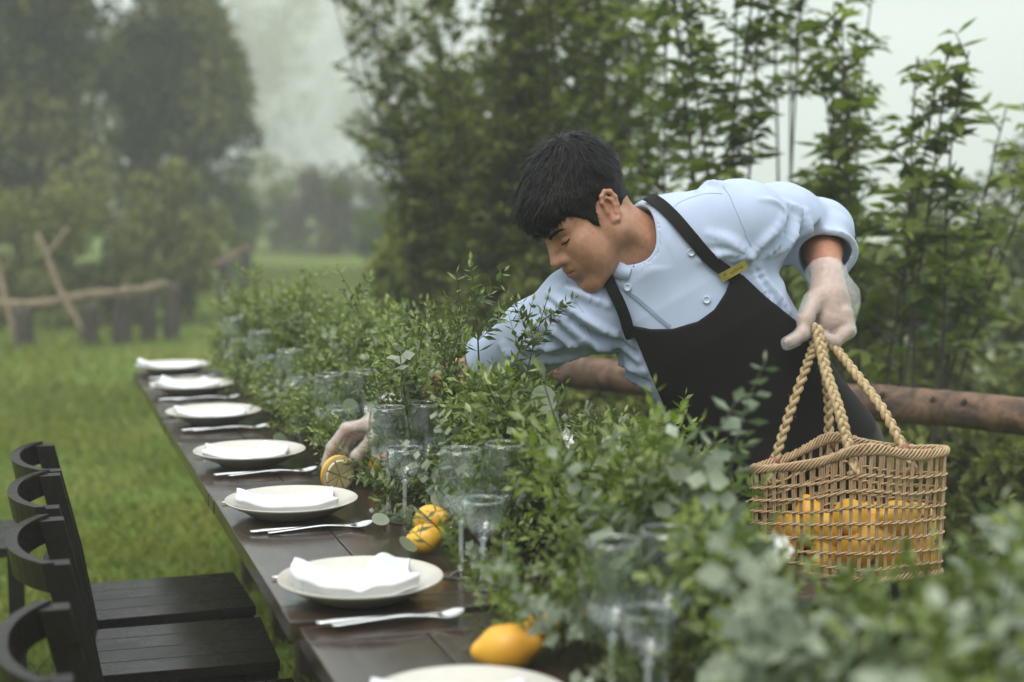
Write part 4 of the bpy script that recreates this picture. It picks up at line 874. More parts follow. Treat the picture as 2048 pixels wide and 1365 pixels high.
# the wedge being set down
wd = empty('lemon_wedge', tuple(PD(676, 950, 3.235))); tag(wd, 'pale lemon wedge held upright by the gloved fingertips', 'lemon wedge')
def half(q): return smax(ell(q, (0, 0, 0), (.030, .022, .042)), q[:, 1] - .002, .002)
P, Q = surface(half, (-.05,) * 3, (.05,) * 3, .0035); o1 = link('peel', mesh('peel', P, Q, True, M_LEMON), wd)
mb = MB(); ring = [(cos(a) * .0285, .0025, sin(a) * .0405) for a in np.linspace(0, 2 * pi, 36, endpoint=False)]; ring2 = [(x * .86, .0032, z * .88) for x, y, z in ring]
mb.add(ring + ring2 + [(0, .0032, 0)], [(i, (i + 1) % 36, 36 + (i + 1) % 36, 36 + i) for i in range(36)]); mb.build('pith', M_PITH, wd)
for k in range(8):
    a0 = 2 * pi * k / 8 + .06; a1 = 2 * pi * (k + 1) / 8 - .06; V = [(0.002 * cos((a0 + a1) / 2), .0036, .003 * sin((a0 + a1) / 2))] + [(cos(a) * .0240, .0036, sin(a) * .0348) for a in np.linspace(a0, a1, 6)]; V += [(v[0], .0062 if i else .005, v[2]) if i == 0 else (v[0] * .92, .0062, v[2] * .92) for i, v in enumerate(V)]
    mb = MB(); mb.add(V, [(0, j + 1, j + 2) for j in range(5)] + [(7, 7 + j + 2, 7 + j + 1) for j in range(5)] + [(j + 1, 8 + j, 9 + j, j + 2) for j in range(5)] + [(0, 7, 8, 1), (0, 6, 13, 7)]); mb.build('segment', M_FLESH, wd, False)
wd.rotation_euler = (radians(-14), radians(24), radians(195)); wd.scale = (1.32, 1.2, 1.08)

# ------------------------------------------------------------------ white blossoms in the garland
M_PETAL = simple('white_petal', (.80, .80, .74), rough=.55, nscale=40, namp=.05)
def petal(w, l, cup):
    n, m = 5, 5; V = []
    for i in range(n + 1):
        t = i / n
        for j in range(m + 1):
            s = -1 + 2 * j / m; ww = w * sin(pi * min(1, .12 + .80 * t)) ; V.append((s * ww, l * t * (1 - .1 * s * s), cup * t * t + .25 * w * s * s))
    return V, [(i * (m + 1) + j, i * (m + 1) + j + 1, (i + 1) * (m + 1) + j + 1, (i + 1) * (m + 1) + j) for i in range(n) for j in range(m)]
PET = [mesh('petal', *petal(.013, .026, .012), True, M_PETAL), mesh('petal', *petal(.010, .019, .016), True, M_PETAL)]
def blossom(px, py, d, sc, tilt, label):
    o = empty('white_blossom', tuple(PD(px, py, d))); tag(o, label, 'flower', 'white blossoms in the garland'); o.rotation_euler = tilt; o.scale = (sc,) * 3
    for ring_, n, el in ((0, 6, .25), (1, 5, .8), (1, 3, 1.2)):
        for k in range(n):
            c = link('petal', PET[ring_], o); c.rotation_euler = (Matrix.Rotation(2 * pi * k / n + el, 4, 'Z') @ Matrix.Rotation(el, 4, 'X')).to_euler()
    mb = MB(); mb.tube([(0, 0, -.05), (0, 0, 0)], [.0014, .002], 5); mb.build('stem', M_STEM, o)
blossom(1545, 1105, 2.05, 1.0, (.9, .2, .3), 'white blossom in the leaves just below the basket corner')
blossom(1992, 1335, 1.42, 1.0, (1.0, .2, .5), 'blurred white blossom at the bottom corner of the picture')
blossom(1700, 1292, 1.62, .8, (.9, -.3, .2), 'blurred white blossom in the near greenery below the basket')
blossom(1125, 882, 2.7, .75, (1.2, .3, .2), 'white blossom among twigs in front of the apron')
blossom(770, 800, 3.2, .7, (1.0, .2, -.4), 'small white blossom above the gloved hand')
blossom(940, 792, 3.0, .6, (1.0, .2, .4), 'small white blossom where the bare forearm enters the leaves')
blossom(1780, 1268, 1.60, .7, (.8, .3, .2), 'small blurred white blossom low in the near greenery')
blossom(1420, 1180, 1.95, .75, (.9, .1, .2), 'white blossom between the near glasses and the basket')
blossom(1275, 968, 2.45, .8, (1.3, .1, .3), 'white blossom in the greenery before the apron edge')
# ------------------------------------------------------------------ the person leaning over the table
def cv(r, u, t):                 # a direction given as picture right, picture up, towards the viewer
    v = RT * r + UP * u - FW * t; return v / np.linalg.norm(v)
person = empty('person', (1.56, 2.86, 0))
tag(person, 'person in pale blue chef jacket and black apron, leaning over the table with a basket', 'person')

hipc = PD(1572, 925, 3.12); neckb = PD(1312, 480, 3.06)
rsh = PD(1158, 618, 3.07); relb = PD(985, 728, 3.23); rwri = PD(800, 815, 3.30)
lsh = PD(1476, 446, 3.02); lelb = PD(1640, 462, 3.25); lwri = PD(1656, 562, 3.03)
TA = neckb - hipc; TL = np.linalg.norm(TA); TA = TA / TL
TS = lsh - rsh; TS = TS - TA * (TS @ TA); TS /= np.linalg.norm(TS)
TN = np.cross(TA, TS); TN = TN if TN @ FW < 0 else -TN
def tloc(p):
    q = p - hipc; return q @ TS, q @ TA, q @ TN
VK = np.array([-.16, -.08, 0, .10, .20, .32, .42, .49, .55, .60])
WA = np.array([.178, .186, .184, .168, .166, .178, .172, .135, .09, .05])
WB = np.array([.11, .122, .124, .116, .118, .124, .112, .092, .07, .04])
def torso(p, grow=0.0):
    u, v, w = tloc(p)
    a = np.interp(v, VK, WA) + grow; b = np.interp(v, VK, WB) + grow
    k0 = (np.abs(u / a) ** 2.4 + np.abs(w / b) ** 2.4) ** (1 / 2.4)
    d = (k0 - 1) * np.minimum(a, b) * .9
    cap = np.maximum(v - .585, -.045 - v)
    return smax(d, cap, .05)

# ---- head, in its own axes: left of the person, forward (face), up
HF = cv(-.69, -.615, .37); HU = cv(-.60, .775, .19); HU = HU - HF * (HU @ HF); HU /= np.linalg.norm(HU); HL = np.cross(HU, HF)
HR = np.stack([HL, HF, HU])
HC = PD(1212, 425, 2.93) - HL * .078
def hw(q): return HC + np.asarray(q) @ HR
NECK0 = neckb - TA * .05; NECK1 = hw((0, -.028, -.03))
EUP = np.array([0, -.12, .99]); EFW = np.array([.25, .95, .12]); ENL = np.array([.95, -.27, -.03])
def epos(f, u, n): return np.array([.0735, -.010, .002]) + EFW * f + EUP * u + ENL * n
def head_f(p, neck=True, ears=True):
    q = (p - HC) @ HR.T; m = q.copy(); m[:, 0] = np.abs(m[:, 0])        # mirrored halves
    d = ell(q, (0, -.012, .042), (.0755, .096, .090))
    d = smin(d, ell(q, (0, .040, .040), (.064, .050, .058)), .03)
    d = smin(d, ell(q, (0, .042, -.022), (.060, .050, .070)), .03)
    d = smin(d, cone(m, (.054, -.002, -.040), (.016, .076, -.098), .020, .017), .03)
    d = smin(d, cone(m, (.056, .000, .0), (.054, -.004, -.045), .018, .018), .03)
    d = smin(d, ell(q, (0, .052, -.075), (.042, .038, .034)), .03)
    d = smin(d, ell(q, (0, .084, -.101), (.020, .015, .014)), .02)
    d = smin(d, ell(m, (.043, .056, -.014), (.024, .026, .022)), .02)         # cheek bone
    d = smin(d, ell(m, (.036, .060, -.042), (.028, .027, .032)), .025)        # cheek
    d = smin(d, cone(m, (.008, .0885, .024), (.045, .072, .026), .010, .010), .016)     # brow
    d = smax(d, -ell(m, (.030, .104, .006), (.016, .019, .0115)), .014)                # eye hollow
    d = smin(d, ell(m, (.0315, .0765, .0045), (.0165, .0135, .0115)), .004)                 # lidded eye
    d = smax(d, -cone(m, (.020, .0915, .0125), (.043, .084, .0115), .0016, .0012), .004)      # lid crease
    d = smax(d, -cone(m, (.0195, .0905, -.0005), (.044, .082, .0005), .0015, .0013), .003)    # lid opening
    nose = chain(q, [(0, .090, .020), (0, .100, -.002), (0, .1135, -.0235)], [.0075, .0085, .0105], .01)
    nose = smin(nose, ell(m, (.0125, .0995, -.0285), (.0085, .0105, .0080)), .008)
    nose = smin(nose, ell(q, (0, .096, -.026), (.013, .014, .011)), .01)
    d = smin(d, nose, .010)
    d = smax(d, -ell(m, (.0075, .1060, -.0370), (.0048, .0070, .0050)), .002)
    d = smin(d, ell(q, (0, .084, -.055), (.027, .0185, .021)), .018)             # mouth area
    up = np.minimum(cone(m, (0, .1015, -.0515), (.011, .0985, -.0505), .0052, .0052), cone(m, (.011, .0985, -.0505), (.023, .086, -.056), .0052, .0022))
    d = smin(d, up, .006)
    lowl = np.minimum(cone(m, (0, .1000, -.0640), (.011, .097, -.0630), .0062, .0058), cone(m, (.011, .097, -.0630), (.022, .086, -.0575), .0058, .0022))
    d = smin(d, lowl, .006)
    d = smax(d, -np.minimum(cone(m, (0, .1065, -.0572), (.013, .101, -.0568), .0022, .0022), cone(m, (.013, .101, -.0568), (.0260, .0895, -.0575), .0022, .0016)), .0018)
    d = smax(d, -ell(q, (0, .103, -.079), (.018, .006, .005)), .012)             # hollow under the lip
    # ears
    e0 = np.array([.0735, -.010, .002])
    eu = (m - e0) @ EUP; ef = (m - e0) @ EFW; en = (m - e0) @ ENL; E = np.stack([ef, eu, en], 1)
    bowl = ell(E, (-.002, .004, .004), (.0165, .029, .0075))
    bowl = smax(bowl, -ell(E, (.001, .001, .0100), (.0110, .0185, .0095)), .002)
    hel = chain(E, [(.010, .004, .006), (.014, .017, .008), (.009, .028, .010), (-.003, .033, .012), (-.014, .027, .014), (-.0185, .013, .014), (-.016, -.003, .012), (-.010, -.016, .010), (-.001, -.026, .008), (.006, -.024, .005), (.009, -.014, .003)],
                [.003, .0036, .0040, .0044, .0046, .0046, .0042, .0040, .0055, .0055, .003], .003)
    anti = chain(E, [(-.002, .021, .009), (-.0085, .012, .011), (-.0095, -.001, .011), (-.004, -.013, .010)], [.003, .0034, .0036, .0034], .004)
    trag = ell(E, (.0105, -.003, .006), (.004, .0065, .004))
    ear = smin(smin(smin(bowl, hel, .004), anti, .004), trag, .004)
    if ears: d = smin(d, ear, .006)
    if neck:
        d = smin(d, cone(p, NECK0, NECK1, .0605, .056), .03)
        d = smin(d, cone(p, hw((.052, -.012, -.012)), NECK0 + TN * .046 + TS * .01, .013, .011), .025)   # neck muscle
        d = smin(d, cone(p, hw((0, .026, -.080)), NECK0 + TN * .025, .028, .032), .03)
    return d

def lips_tint(P):
    q = (P - HC) @ HR.T; m = q.copy(); m[:, 0] = np.abs(m[:, 0])
    t = np.zeros(len(P))
    up = np.minimum(cone(m, (0, .1025, -.0530), (.011, .0995, -.0525), .004, .004), cone(m, (.011, .0995, -.0525), (.022, .087, -.0565), .004, .001))
    lo = np.minimum(cone(m, (0, .1010, -.0635), (.011, .098, -.0625), .006, .0055), cone(m, (.011, .098, -.0625), (.021, .087, -.0575), .0055, .001))
    return np.clip(1.0 - np.minimum(up, lo) / .0025, 0, 1)

# ---- hands
def fingers(p, lst, k=.006):
    d = None
    for pts, rad in lst:
        c = chain(p, pts, rad, k); d = c if d is None else smin(d, c, .003)
    return d
def pds(*a): return [PD(*x) for x in a]
LH_F = [(pds((1690, 628, 2.97 + i * .021), (1696, 662, 2.962 + i * .021), (1668, 684, 2.95 + i * .021), (1632, 668, 2.953 + i * .021)), [.0135, .0118, .0110, .0100]) for i in range(4)]
LH_T = (pds((1634, 596, 2.975), (1610, 640, 2.945), (1606, 668, 2.935), (1578, 684, 2.925)), [.016, .0125, .0110, .0088])
def left_hand(p):
    d = chain(p, [lelb + (lwri - lelb) * .12, lelb + (lwri - lelb) * .4, lwri], [.034, .038, .0285], .02)
    d = smin(d, chain(p, pds((1655, 565, 3.03), (1655, 600, 3.00), (1662, 640, 2.985)), [.028, .034, .032], .02), .02)
    d = smin(d, chain(p, pds((1655, 575, 3.04), (1672, 606, 3.03), (1686, 636, 3.03)), [.026, .024, .018], .02), .02)
    d = smin(d, chain(p, *LH_T, k=.01), .014)
    return smin(d, fingers(p, LH_F), .008)
RH_F = [(pds((738, 848, 3.260), (692, 858, 3.272), (663, 896, 3.282), (650, 930, 3.286)), [.0125, .0105, .0098, .0078]),
        (pds((742, 862, 3.285), (706, 868, 3.295), (688, 902, 3.302), (680, 936, 3.302)), [.0125, .0106, .0098, .0080]),
        (pds((750, 872, 3.310), (722, 880, 3.320), (706, 910, 3.325), (700, 940, 3.322)), [.012, .0100, .0092, .0078]),
        (pds((762, 880, 3.330), (744, 892, 3.338), (730, 914, 3.340), (724, 936, 3.336)), [.0105, .0088, .0082, .0068])]
RH_T = (pds((780, 842, 3.225), (746, 880, 3.220), (716, 912, 3.240), (694, 938, 3.260)), [.017, .0130, .0112, .0088])
def right_hand(p):
    d = chain(p, [relb, relb + (rwri - relb) * .35, rwri], [.043, .040, .028], .02)
    d = smin(d, chain(p, pds((800, 815, 3.30), (770, 832, 3.275), (745, 850, 3.265)), [.026, .028, .020], .02), .02)
    d = smin(d, chain(p, pds((800, 820, 3.315), (778, 846, 3.30), (760, 868, 3.305)), [.024, .024, .018], .02), .02)
    d = smin(d, chain(p, *RH_T, k=.01), .014)
    return smin(d, fingers(p, RH_F), .008)

hipl = hipc + TS * .085 - TA * .05; hipr = hipc - TS * .085 - TA * .05
ankl = np.array([1.69, 2.76, .09]); ankr = np.array([1.42, 3.00, .09])
kneel = (hipl + ankl) / 2 + np.array([-.03, -.03, .03]); kneer = (hipr + ankr) / 2 + np.array([-.03, -.03, .03])
def legs(p, g=0.0):
    d = chain(p, [hipl, kneel, ankl], [.088 + g, .06 + g, .045 + g], .04)
    return smin(d, chain(p, [hipr, kneer, ankr], [.088 + g, .06 + g, .045 + g], .04), .03)

# ---- materials of the person
def skin_mat():
    m, nt, b = new_mat('skin'); v = coords(nt)
    f = noise(nt, 18, 5, .6, v); f2 = noise(nt, 420, 3, .6, v); f3 = noise(nt, 90, 4, .7, v)
    base = ramp(nt, f, [(.3, (.345, .170, .103)), (.7, (.440, .238, .154))])
    at = N(nt, 'ShaderNodeAttribute'); at.attribute_name = 'tint'
    mx = N(nt, 'ShaderNodeMix', data_type='RGBA'); mx.inputs['B'].default_value = (.33, .085, .070, 1)
    nt.links.new(at.outputs['Fac'], mx.inputs['Factor']); nt.links.new(base, mx.inputs['A'])
    sp = N(nt, 'ShaderNodeMix', data_type='RGBA', blend_type='MULTIPLY'); sp.inputs['Factor'].default_value = .55; nt.links.new(mx.outputs['Result'], sp.inputs['A']); nt.links.new(ramp(nt, f3, [(.32, (.72, .62, .58)), (.55, (1.06, 1.04, 1.02))]), sp.inputs['B'])
    a2 = N(nt, 'ShaderNodeAttribute'); a2.attribute_name = 'stubble'; f4 = noise(nt, 900, 2, .7, v); ml = N(nt, 'ShaderNodeMath', operation='MULTIPLY'); nt.links.new(a2.outputs['Fac'], ml.inputs[0]); nt.links.new(f4, ml.inputs[1])
    st = N(nt, 'ShaderNodeMix', data_type='RGBA'); nt.links.new(ml.outputs[0], st.inputs['Factor']); nt.links.new(sp.outputs['Result'], st.inputs['A']); st.inputs['B'].default_value = (.13, .075, .05, 1)
    nt.links.new(st.outputs['Result'], b.inputs['Base Color'])
    b.inputs['Roughness'].default_value = .44; b.inputs['Specular IOR Level'].default_value = .35
    b.inputs['Subsurface Weight'].default_value = .18; b.inputs['Subsurface Radius'].default_value = (1.0, .35, .2); b.inputs['Subsurface Scale'].default_value = .006
    bump(nt, b, f2, .22, .0010); return m
def cloth_mat(name, col, nap=.06, rough=.8, scale=1400, sheen=.1):
    m, nt, b = new_mat(name); v = coords(nt)
    f = noise(nt, 7, 4, vec=v)
    nt.links.new(ramp(nt, f, [(.3, tuple(c * (1 - nap) for c in col)), (.7, tuple(c * (1 + nap) for c in col))]), b.inputs['Base Color'])
    b.inputs['Roughness'].default_value = rough; b.inputs['Specular IOR Level'].default_value = .2
    b.inputs['Sheen Weight'].default_value = sheen
    bump(nt, b, noise(nt, scale, 2, vec=v), .15, .0006); return m
M_SKIN = skin_mat()
M_SHIRT = cloth_mat('pale_blue_cotton', (.400, .465, .610))
M_APRON = cloth_mat('black_apron_cloth', (.0055, .0045, .0040), rough=.8, scale=900, sheen=.03)
M_TROUSER = cloth_mat('dark_trouser_cloth', (.012, .011, .010))
M_HAIR = simple('black_hair', (.0055, .0042, .0036), rough=.45, spec=.16, nscale=200, namp=.5)
def glove_mat(name, alpha):
    m, nt, b = new_mat(name); v = coords(nt)
    b.inputs['Base Color'].default_value = (.82, .86, .84, 1); b.inputs['Roughness'].default_value = .20; b.inputs['Specular IOR Level'].default_value = 1.0
    f = noise(nt, 46, 5, .6, v, 2.2); bump(nt, b, f, .9, .004)
    tr = N(nt, 'ShaderNodeBsdfTransparent'); tr.inputs[0].default_value = (.96, .98, .97, 1)
    mx = N(nt, 'ShaderNodeMixShader')
    mr = N(nt, 'ShaderNodeMapRange'); mr.inputs['From Min'].default_value = .3; mr.inputs['From Max'].default_value = .7
    mr.inputs['To Min'].default_value = alpha - .07; mr.inputs['To Max'].default_value = alpha + .07
    nt.links.new(f, mr.inputs['Value']); nt.links.new(mr.outputs[0], mx.inputs[0])
    nt.links.new(tr.outputs[0], mx.inputs[1]); nt.links.new(b.outputs[0], mx.inputs[2])
    nt.links.new(mx.outputs[0], nt.nodes['Material Output'].inputs['Surface']); return m
M_GLOVE = glove_mat('clear_plastic_film', .25); M_GLOVE2 = glove_mat('milky_plastic_film', .32)

# ---- body: one mesh (head and neck, both arms and hands, trunk and legs)
bodyV, bodyQ, bodyT = [], [], []
def add_body(P, Q, T):
    n = sum(len(v) for v in bodyV); bodyV.append(P); bodyQ.append(Q + n); bodyT.append(T)
P, Q = surface(head_f, np.minimum(HC - .165, NECK0 - .09), np.maximum(HC + .165, NECK0 + .09), .0023)
qh = (P - HC) @ HR.T
redd = np.exp(-((np.abs(qh[:, 0]) - .04) ** 2 + (qh[:, 1] - .07) ** 2 + (qh[:, 2] + .03) ** 2) / .022 ** 2) * .18 + np.exp(-((np.abs(qh[:, 0]) - .085) ** 2 + (qh[:, 1] + .01) ** 2 + qh[:, 2] ** 2) / .025 ** 2) * .30
redd += np.exp(-(qh[:, 0] ** 2 + (qh[:, 1] - .115) ** 2 + (qh[:, 2] + .025) ** 2) / .014 ** 2) * .18
add_body(P, Q, np.clip(redd + .85 * lips_tint(P), 0, 1))
for fn, pts in ((left_hand, [lelb, lwri, PD(1575, 690, 2.9), PD(1700, 680, 3.06)]), (right_hand, [relb, rwri, PD(650, 950, 3.2), PD(650, 950, 3.36)])):
    A = np.array(pts); P, Q = surface(fn, A.min(0) - .06, A.max(0) + .06, .0026)
    add_body(P, Q, np.full(len(P), .12))
def trunk(p):
    d = torso(p, -.012)
    d = smin(d, cone(p, rsh, relb, .052, .04), .04); d = smin(d, cone(p, lsh, lelb, .050, .032), .04)
    return smin(d, legs(p), .04)
P, Q = surface(trunk, np.array([.85, 2.45, .02]), np.array([1.95, 3.35, 1.5]), .014)
add_body(P, Q, np.zeros(len(P)))
qs = (bodyV[0] - HC) @ HR.T
stub = np.clip(1.15 - np.sqrt(((np.abs(qs[:, 0]) - .012) / .042) ** 2 + ((qs[:, 2] + .075) / .040) ** 2), 0, 1) * (qs[:, 1] > .02) * (1 - lips_tint(bodyV[0]))
stub = np.concatenate([stub] + [np.zeros(len(v_)) for v_ in bodyV[1:]])
me = mesh('body', np.concatenate(bodyV), np.concatenate(bodyQ), True, M_SKIN); set_tint(me, np.concatenate(bodyT)); at_ = me.attributes.new('stubble', 'FLOAT', 'POINT'); at_.data.foreach_set('value', stub.astype(np.float32))
body = wlink('body', me, person)

# ---- shirt
RCUFF = relb + (rwri - relb) * .12; LCUFF = lelb + (lwri - lelb) * .54
def sleeves(p):
    d = chain(p, [rsh, rsh + (relb - rsh) * .5, relb, RCUFF], [.080, .066, .056, .052], .05)
    l = chain(p, [lsh, lsh + (lelb - lsh) * .5 + UP * .006, lelb], [.080, .073, .066], .05)
    l = smin(l, cone(p, lelb, LCUFF, .058, .050), .03)
    return d, l
FOLDS = []
def shirt_base(p):
    d = torso(p)
    d = smin(d, cone(p, neckb - TA * .02, rsh, .072, .070), .06); d = smin(d, cone(p, neckb - TA * .02, lsh, .078, .074), .06)
    r, l = sleeves(p)
    return smin(smin(d, r, .05), l, .045)
def fold(px, amp, sig):
    pts = [trace(shirt_base, x, y) for x, y in px]; FOLDS.append((snap(shirt_base, spline(pts, 8), 0, 3), amp, sig))
for px in ([(1098, 588), (1150, 628), (1200, 660), (1262, 688)], [(1100, 616), (1150, 656), (1210, 692), (1278, 720)], [(1085, 640), (1130, 672), (1165, 690)],
           [(1190, 690), (1240, 716), (1290, 742)], [(1200, 712), (1255, 746), (1300, 778)], [(1170, 706), (1120, 714), (1060, 724)], [(1160, 680), (1110, 688), (1050, 698)],
           [(1060, 632), (1085, 660), (1110, 700)], [(1125, 575), (1160, 590), (1215, 610)], [(1010, 690), (1020, 720), (1010, 760)]):
    fold(px, .0130, .010)
for px in ([(1505, 510), (1530, 480), (1560, 440)], [(1520, 512), (1560, 492), (1590, 455)], [(1560, 505), (1580, 470), (1590, 425)], [(1500, 505), (1460, 480), (1420, 470)], [(1500, 515), (1455, 505), (1400, 520)],
           [(1515, 530), (1540, 580), (1575, 625)], [(1502, 520), (1515, 570), (1540, 610)], [(1612, 425), (1616, 460), (1606, 500)], [(1570, 408), (1590, 420), (1600, 450)], [(1400, 385), (1420, 372), (1450, 370)]):
    fold(px, .0115, .010)
for px in ([(1096, 602), (1148, 642), (1205, 676), (1270, 704)], [(1195, 700), (1248, 731), (1296, 760)], [(1512, 515), (1546, 486), (1575, 446)], [(1080, 655), (1120, 684), (1160, 698)], [(1545, 505), (1568, 480), (1576, 440)], [(1505, 520), (1526, 575), (1556, 618)], [(1598, 420), (1600, 460), (1590, 500)]):
    fold(px, -.0125, .007)
for px in ([(1120, 640), (1150, 668), (1176, 688)], [(1140, 612), (1178, 640), (1230, 664)], [(1215, 700), (1262, 730), (1300, 758)], [(1225, 725), (1270, 760), (1308, 792)], [(1030, 660), (1060, 690), (1075, 722)], [(1000, 690), (1030, 712), (1040, 745)],
           [(1528, 500), (1552, 468), (1572, 430)], [(1542, 512), (1572, 490), (1596, 470)], [(1585, 415), (1596, 440), (1598, 470)], [(1508, 528), (1530, 585), (1562, 622)], [(1490, 500), (1450, 488), (1415, 486)], [(1496, 510), (1470, 520), (1440, 515)], [(1520, 400), (1545, 405), (1570, 420)]):
    fold(px, .0056, .0072)
def displace(P, Q, lst, step=None):
    nr = np.zeros_like(P); fn = np.cross(P[Q[:, 1]] - P[Q[:, 0]], P[Q[:, 3]] - P[Q[:, 0]])
    for i in range(4): np.add.at(nr, Q[:, i], fn)
    nr /= np.linalg.norm(nr, axis=1)[:, None] + 1e-12
    off = np.zeros(len(P))
    for pts, amp, sig in lst:
        c = pts.mean(0); R_ = np.abs(pts - c).max() + sig * 3; near = np.where(np.abs(P - c).max(1) < R_)[0]
        if not len(near): continue
        dd = np.full(len(near), 9.0); tt = np.zeros(len(near))
        for i in range(len(pts) - 1):
            x = cone(P[near], pts[i], pts[i + 1], 0, 0); m = x < dd; dd[m] = x[m]; tt[m] = i / (len(pts) - 2)
        off[near] += amp * np.exp(-(dd / sig) ** 2) * (.35 + .65 * np.sin(np.clip(tt, 0.05, .95) * pi))
    if step is not None: off += step(P)
    return P + nr * off[:, None]
FR = relb - rwri; FR /= np.linalg.norm(FR); FL = (lelb - lwri); FL /= np.linalg.norm(FL)
CD = NECK1 - NECK0; CD /= np.linalg.norm(CD)
CE1 = TN - CD * (TN @ CD); CE1 /= np.linalg.norm(CE1); CE2 = np.cross(CD, CE1); NCK = NECK0 + CE1 * .014
def shirt_f(p):
    d = shirt_base(p)
    for c0, ax, r, ln in ((LCUFF, FL, .0655, .095), (RCUFF, FR, .0560, .05)):        # rolled cuffs
        q = p - c0; t = q @ ax; rr = np.linalg.norm(q - t[:, None] * ax, axis=1)
        wob = .0045 * np.sin(np.arctan2(q @ UP, q @ RT) * 3 + t * 60)
        band = np.maximum(np.abs(rr - (r - .006 + wob)) - .0065, np.abs(t - ln * .5) - ln * .5)
        d = smax(d, -np.maximum(np.maximum(rr - .085, t + .004), -t - .16), .006)
        hol = smax(rr - (r - .012), np.abs(t - .005) - ln * .42, .01)
        d = smax(d, -hol, .006)
        d = smin(d, band, .008)
    # standing collar round the neck, open at the throat
    q = p - NCK; t = q @ CD; rr = np.linalg.norm(q - t[:, None] * CD, axis=1); an = np.arctan2(q @ CE2, q @ CE1)
    edge = .052 - .040 * np.exp(-((an - .1) / .26) ** 2) + .004 * np.cos(an * 2)
    d = smin(d, np.maximum(smax(rr - .0770, t - edge, .003), -t - .05), .018)
    d = smax(d, -np.maximum(smax(rr - .0715, t - .16, .01), -.035 - t), .003)
    return d
def shirt_step(P):
    u, v, w = tloc(P); e = (FLA[0] * u + FLA[1] * v - FLA[2]) / .0012
    g = .0042 / (1 + np.exp(-np.clip(e, -30, 30))) * (w > 0) * (v > .2) * np.clip((.15 - u) / .06, 0, 1)
    return g + vnoise(P, 38, 3) * .0026 + vnoise(P * np.array([1, 1, .5]), 95, 5) * .0012
def tu(px, py):
    P = trace(shirt_base, px, py); u, v, w = tloc(P[None]); return float(u[0]), float(v[0])
a0 = np.array(tu(1232, 566)); a1 = np.array(tu(1338, 656))
nrm = np.array([-(a1 - a0)[1], (a1 - a0)[0]]); nrm /= np.linalg.norm(nrm)
if nrm @ (np.array(tu(1330, 580)) - a0) < 0: nrm = -nrm
FLA = (nrm[0], nrm[1], nrm @ a0)
P, Q = surface(shirt_f, np.array([.82, 2.50, .66]), np.array([1.80, 3.38, 1.52]), .0036, newton=0)
P = displace(P, Q, FOLDS, shirt_step)
shirt = wlink('shirt', mesh('shirt', P, Q, True, M_SHIRT), person)
M_SEAM = cloth_mat('blue_stitching', (.26, .33, .46))
for px in ([(1335, 432), (1362, 410), (1400, 394), (1444, 388)], [(1447, 374), (1462, 400), (1484, 450), (1504, 508)], [(1132, 562), (1155, 610), (1175, 655), (1178, 686)], [(1234, 566), (1270, 596), (1305, 627), (1338, 655)], [(1238, 562), (1274, 592), (1309, 623), (1342, 651)], [(1605, 436), (1600, 470), (1592, 505)]):
    pts = spline([trace(shirt_base, x, y) for x, y in px], 24)
    dd, ii = [], []
    for p_ in pts:
        k_ = np.where(np.abs(P - p_).max(1) < .03)[0]; j_ = k_[np.argmin(((P[k_] - p_) ** 2).sum(1))]; dd.append(P[j_])
    dd = np.array(dd); dd[1:-1] = (dd[:-2] + dd[1:-1] * 2 + dd[2:]) / 4
    mb = MB(); mb.tube(dd - grad(shirt_base, dd) * .0003, .0011, 6); mb.build('seam', M_SEAM, shirt)
pts = []
for an in np.linspace(-pi + .1, pi + .1, 90):                # hem along the neck opening
    ts = np.linspace(-.03, .13, 120); q_ = NCK + CD * ts[:, None] + (CE1 * cos(an) + CE2 * sin(an)) * .0725
    ok = np.where(shirt_f(q_) < 0)[0]; pts.append(q_[ok[-1]] if len(ok) else q_[20])
pts = np.array(pts)
for _ in range(6): pts[1:-1] = (pts[:-2] + 2 * pts[1:-1] + pts[2:]) / 4
mb = MB(); mb.tube(pts, .0052, 8); mb.build('collar_edge', M_SHIRT, shirt)
# dark undershirt at the throat
def under_f(p):
    q = p - NECK0; t = q @ CD; rr = np.linalg.norm(q - t[:, None] * CD, axis=1)
    return smax(rr - .0705, np.abs(t + .01) - .036, .003)
P, Q = surface(under_f, NECK0 - .1, NECK0 + .1, .005)
wlink('undershirt', mesh('undershirt', P, Q, True, M_TROUSER), person)

pts = [trace(shirt_base, x, y) for x, y in ((1216, 536), (1236, 540), (1262, 548))]
mb = MB(); mb.add(*ribbon(shirt_base, pts, [.024 + .008 * sin(pi * i / 39) for i in range(40)], .004, .0085)); mb.build('collar_tab', M_SHIRT, shirt)
# buttons
M_BUTTON = simple('white_button', (.46, .52, .62), rough=.35)
def disc_on(f, px, py, off):
    P = snap(f, trace(f, px, py)[None], off)[0]; n_ = grad(f, P[None])[0]; return P, n_
for px, py in ((1256, 574), (1413, 600), (1382, 505)):
    P0, n_ = disc_on(shirt_base, px, py, .0055)
    mb = MB(); mb.lathe([(0, .001), (.0048, .001), (.0058, .0022), (.0075, .002), (.0078, 0), (.0075, -.0015)], 20)
    for k in range(4): mb.tube([(.0018 * cos(k * pi / 2 + .8), .0018 * sin(k * pi / 2 + .8), .0009), (.0018 * cos(k * pi / 2 + .8), .0018 * sin(k * pi / 2 + .8), .0016)], .0006, 6)
    o = mb.build('button', M_BUTTON, shirt); o.matrix_parent_inverse.identity()
    o.matrix_local = Matrix.Translation(Vector(P0)) @ Vector(n_).to_track_quat('Z', 'Y').to_matrix().to_4x4()

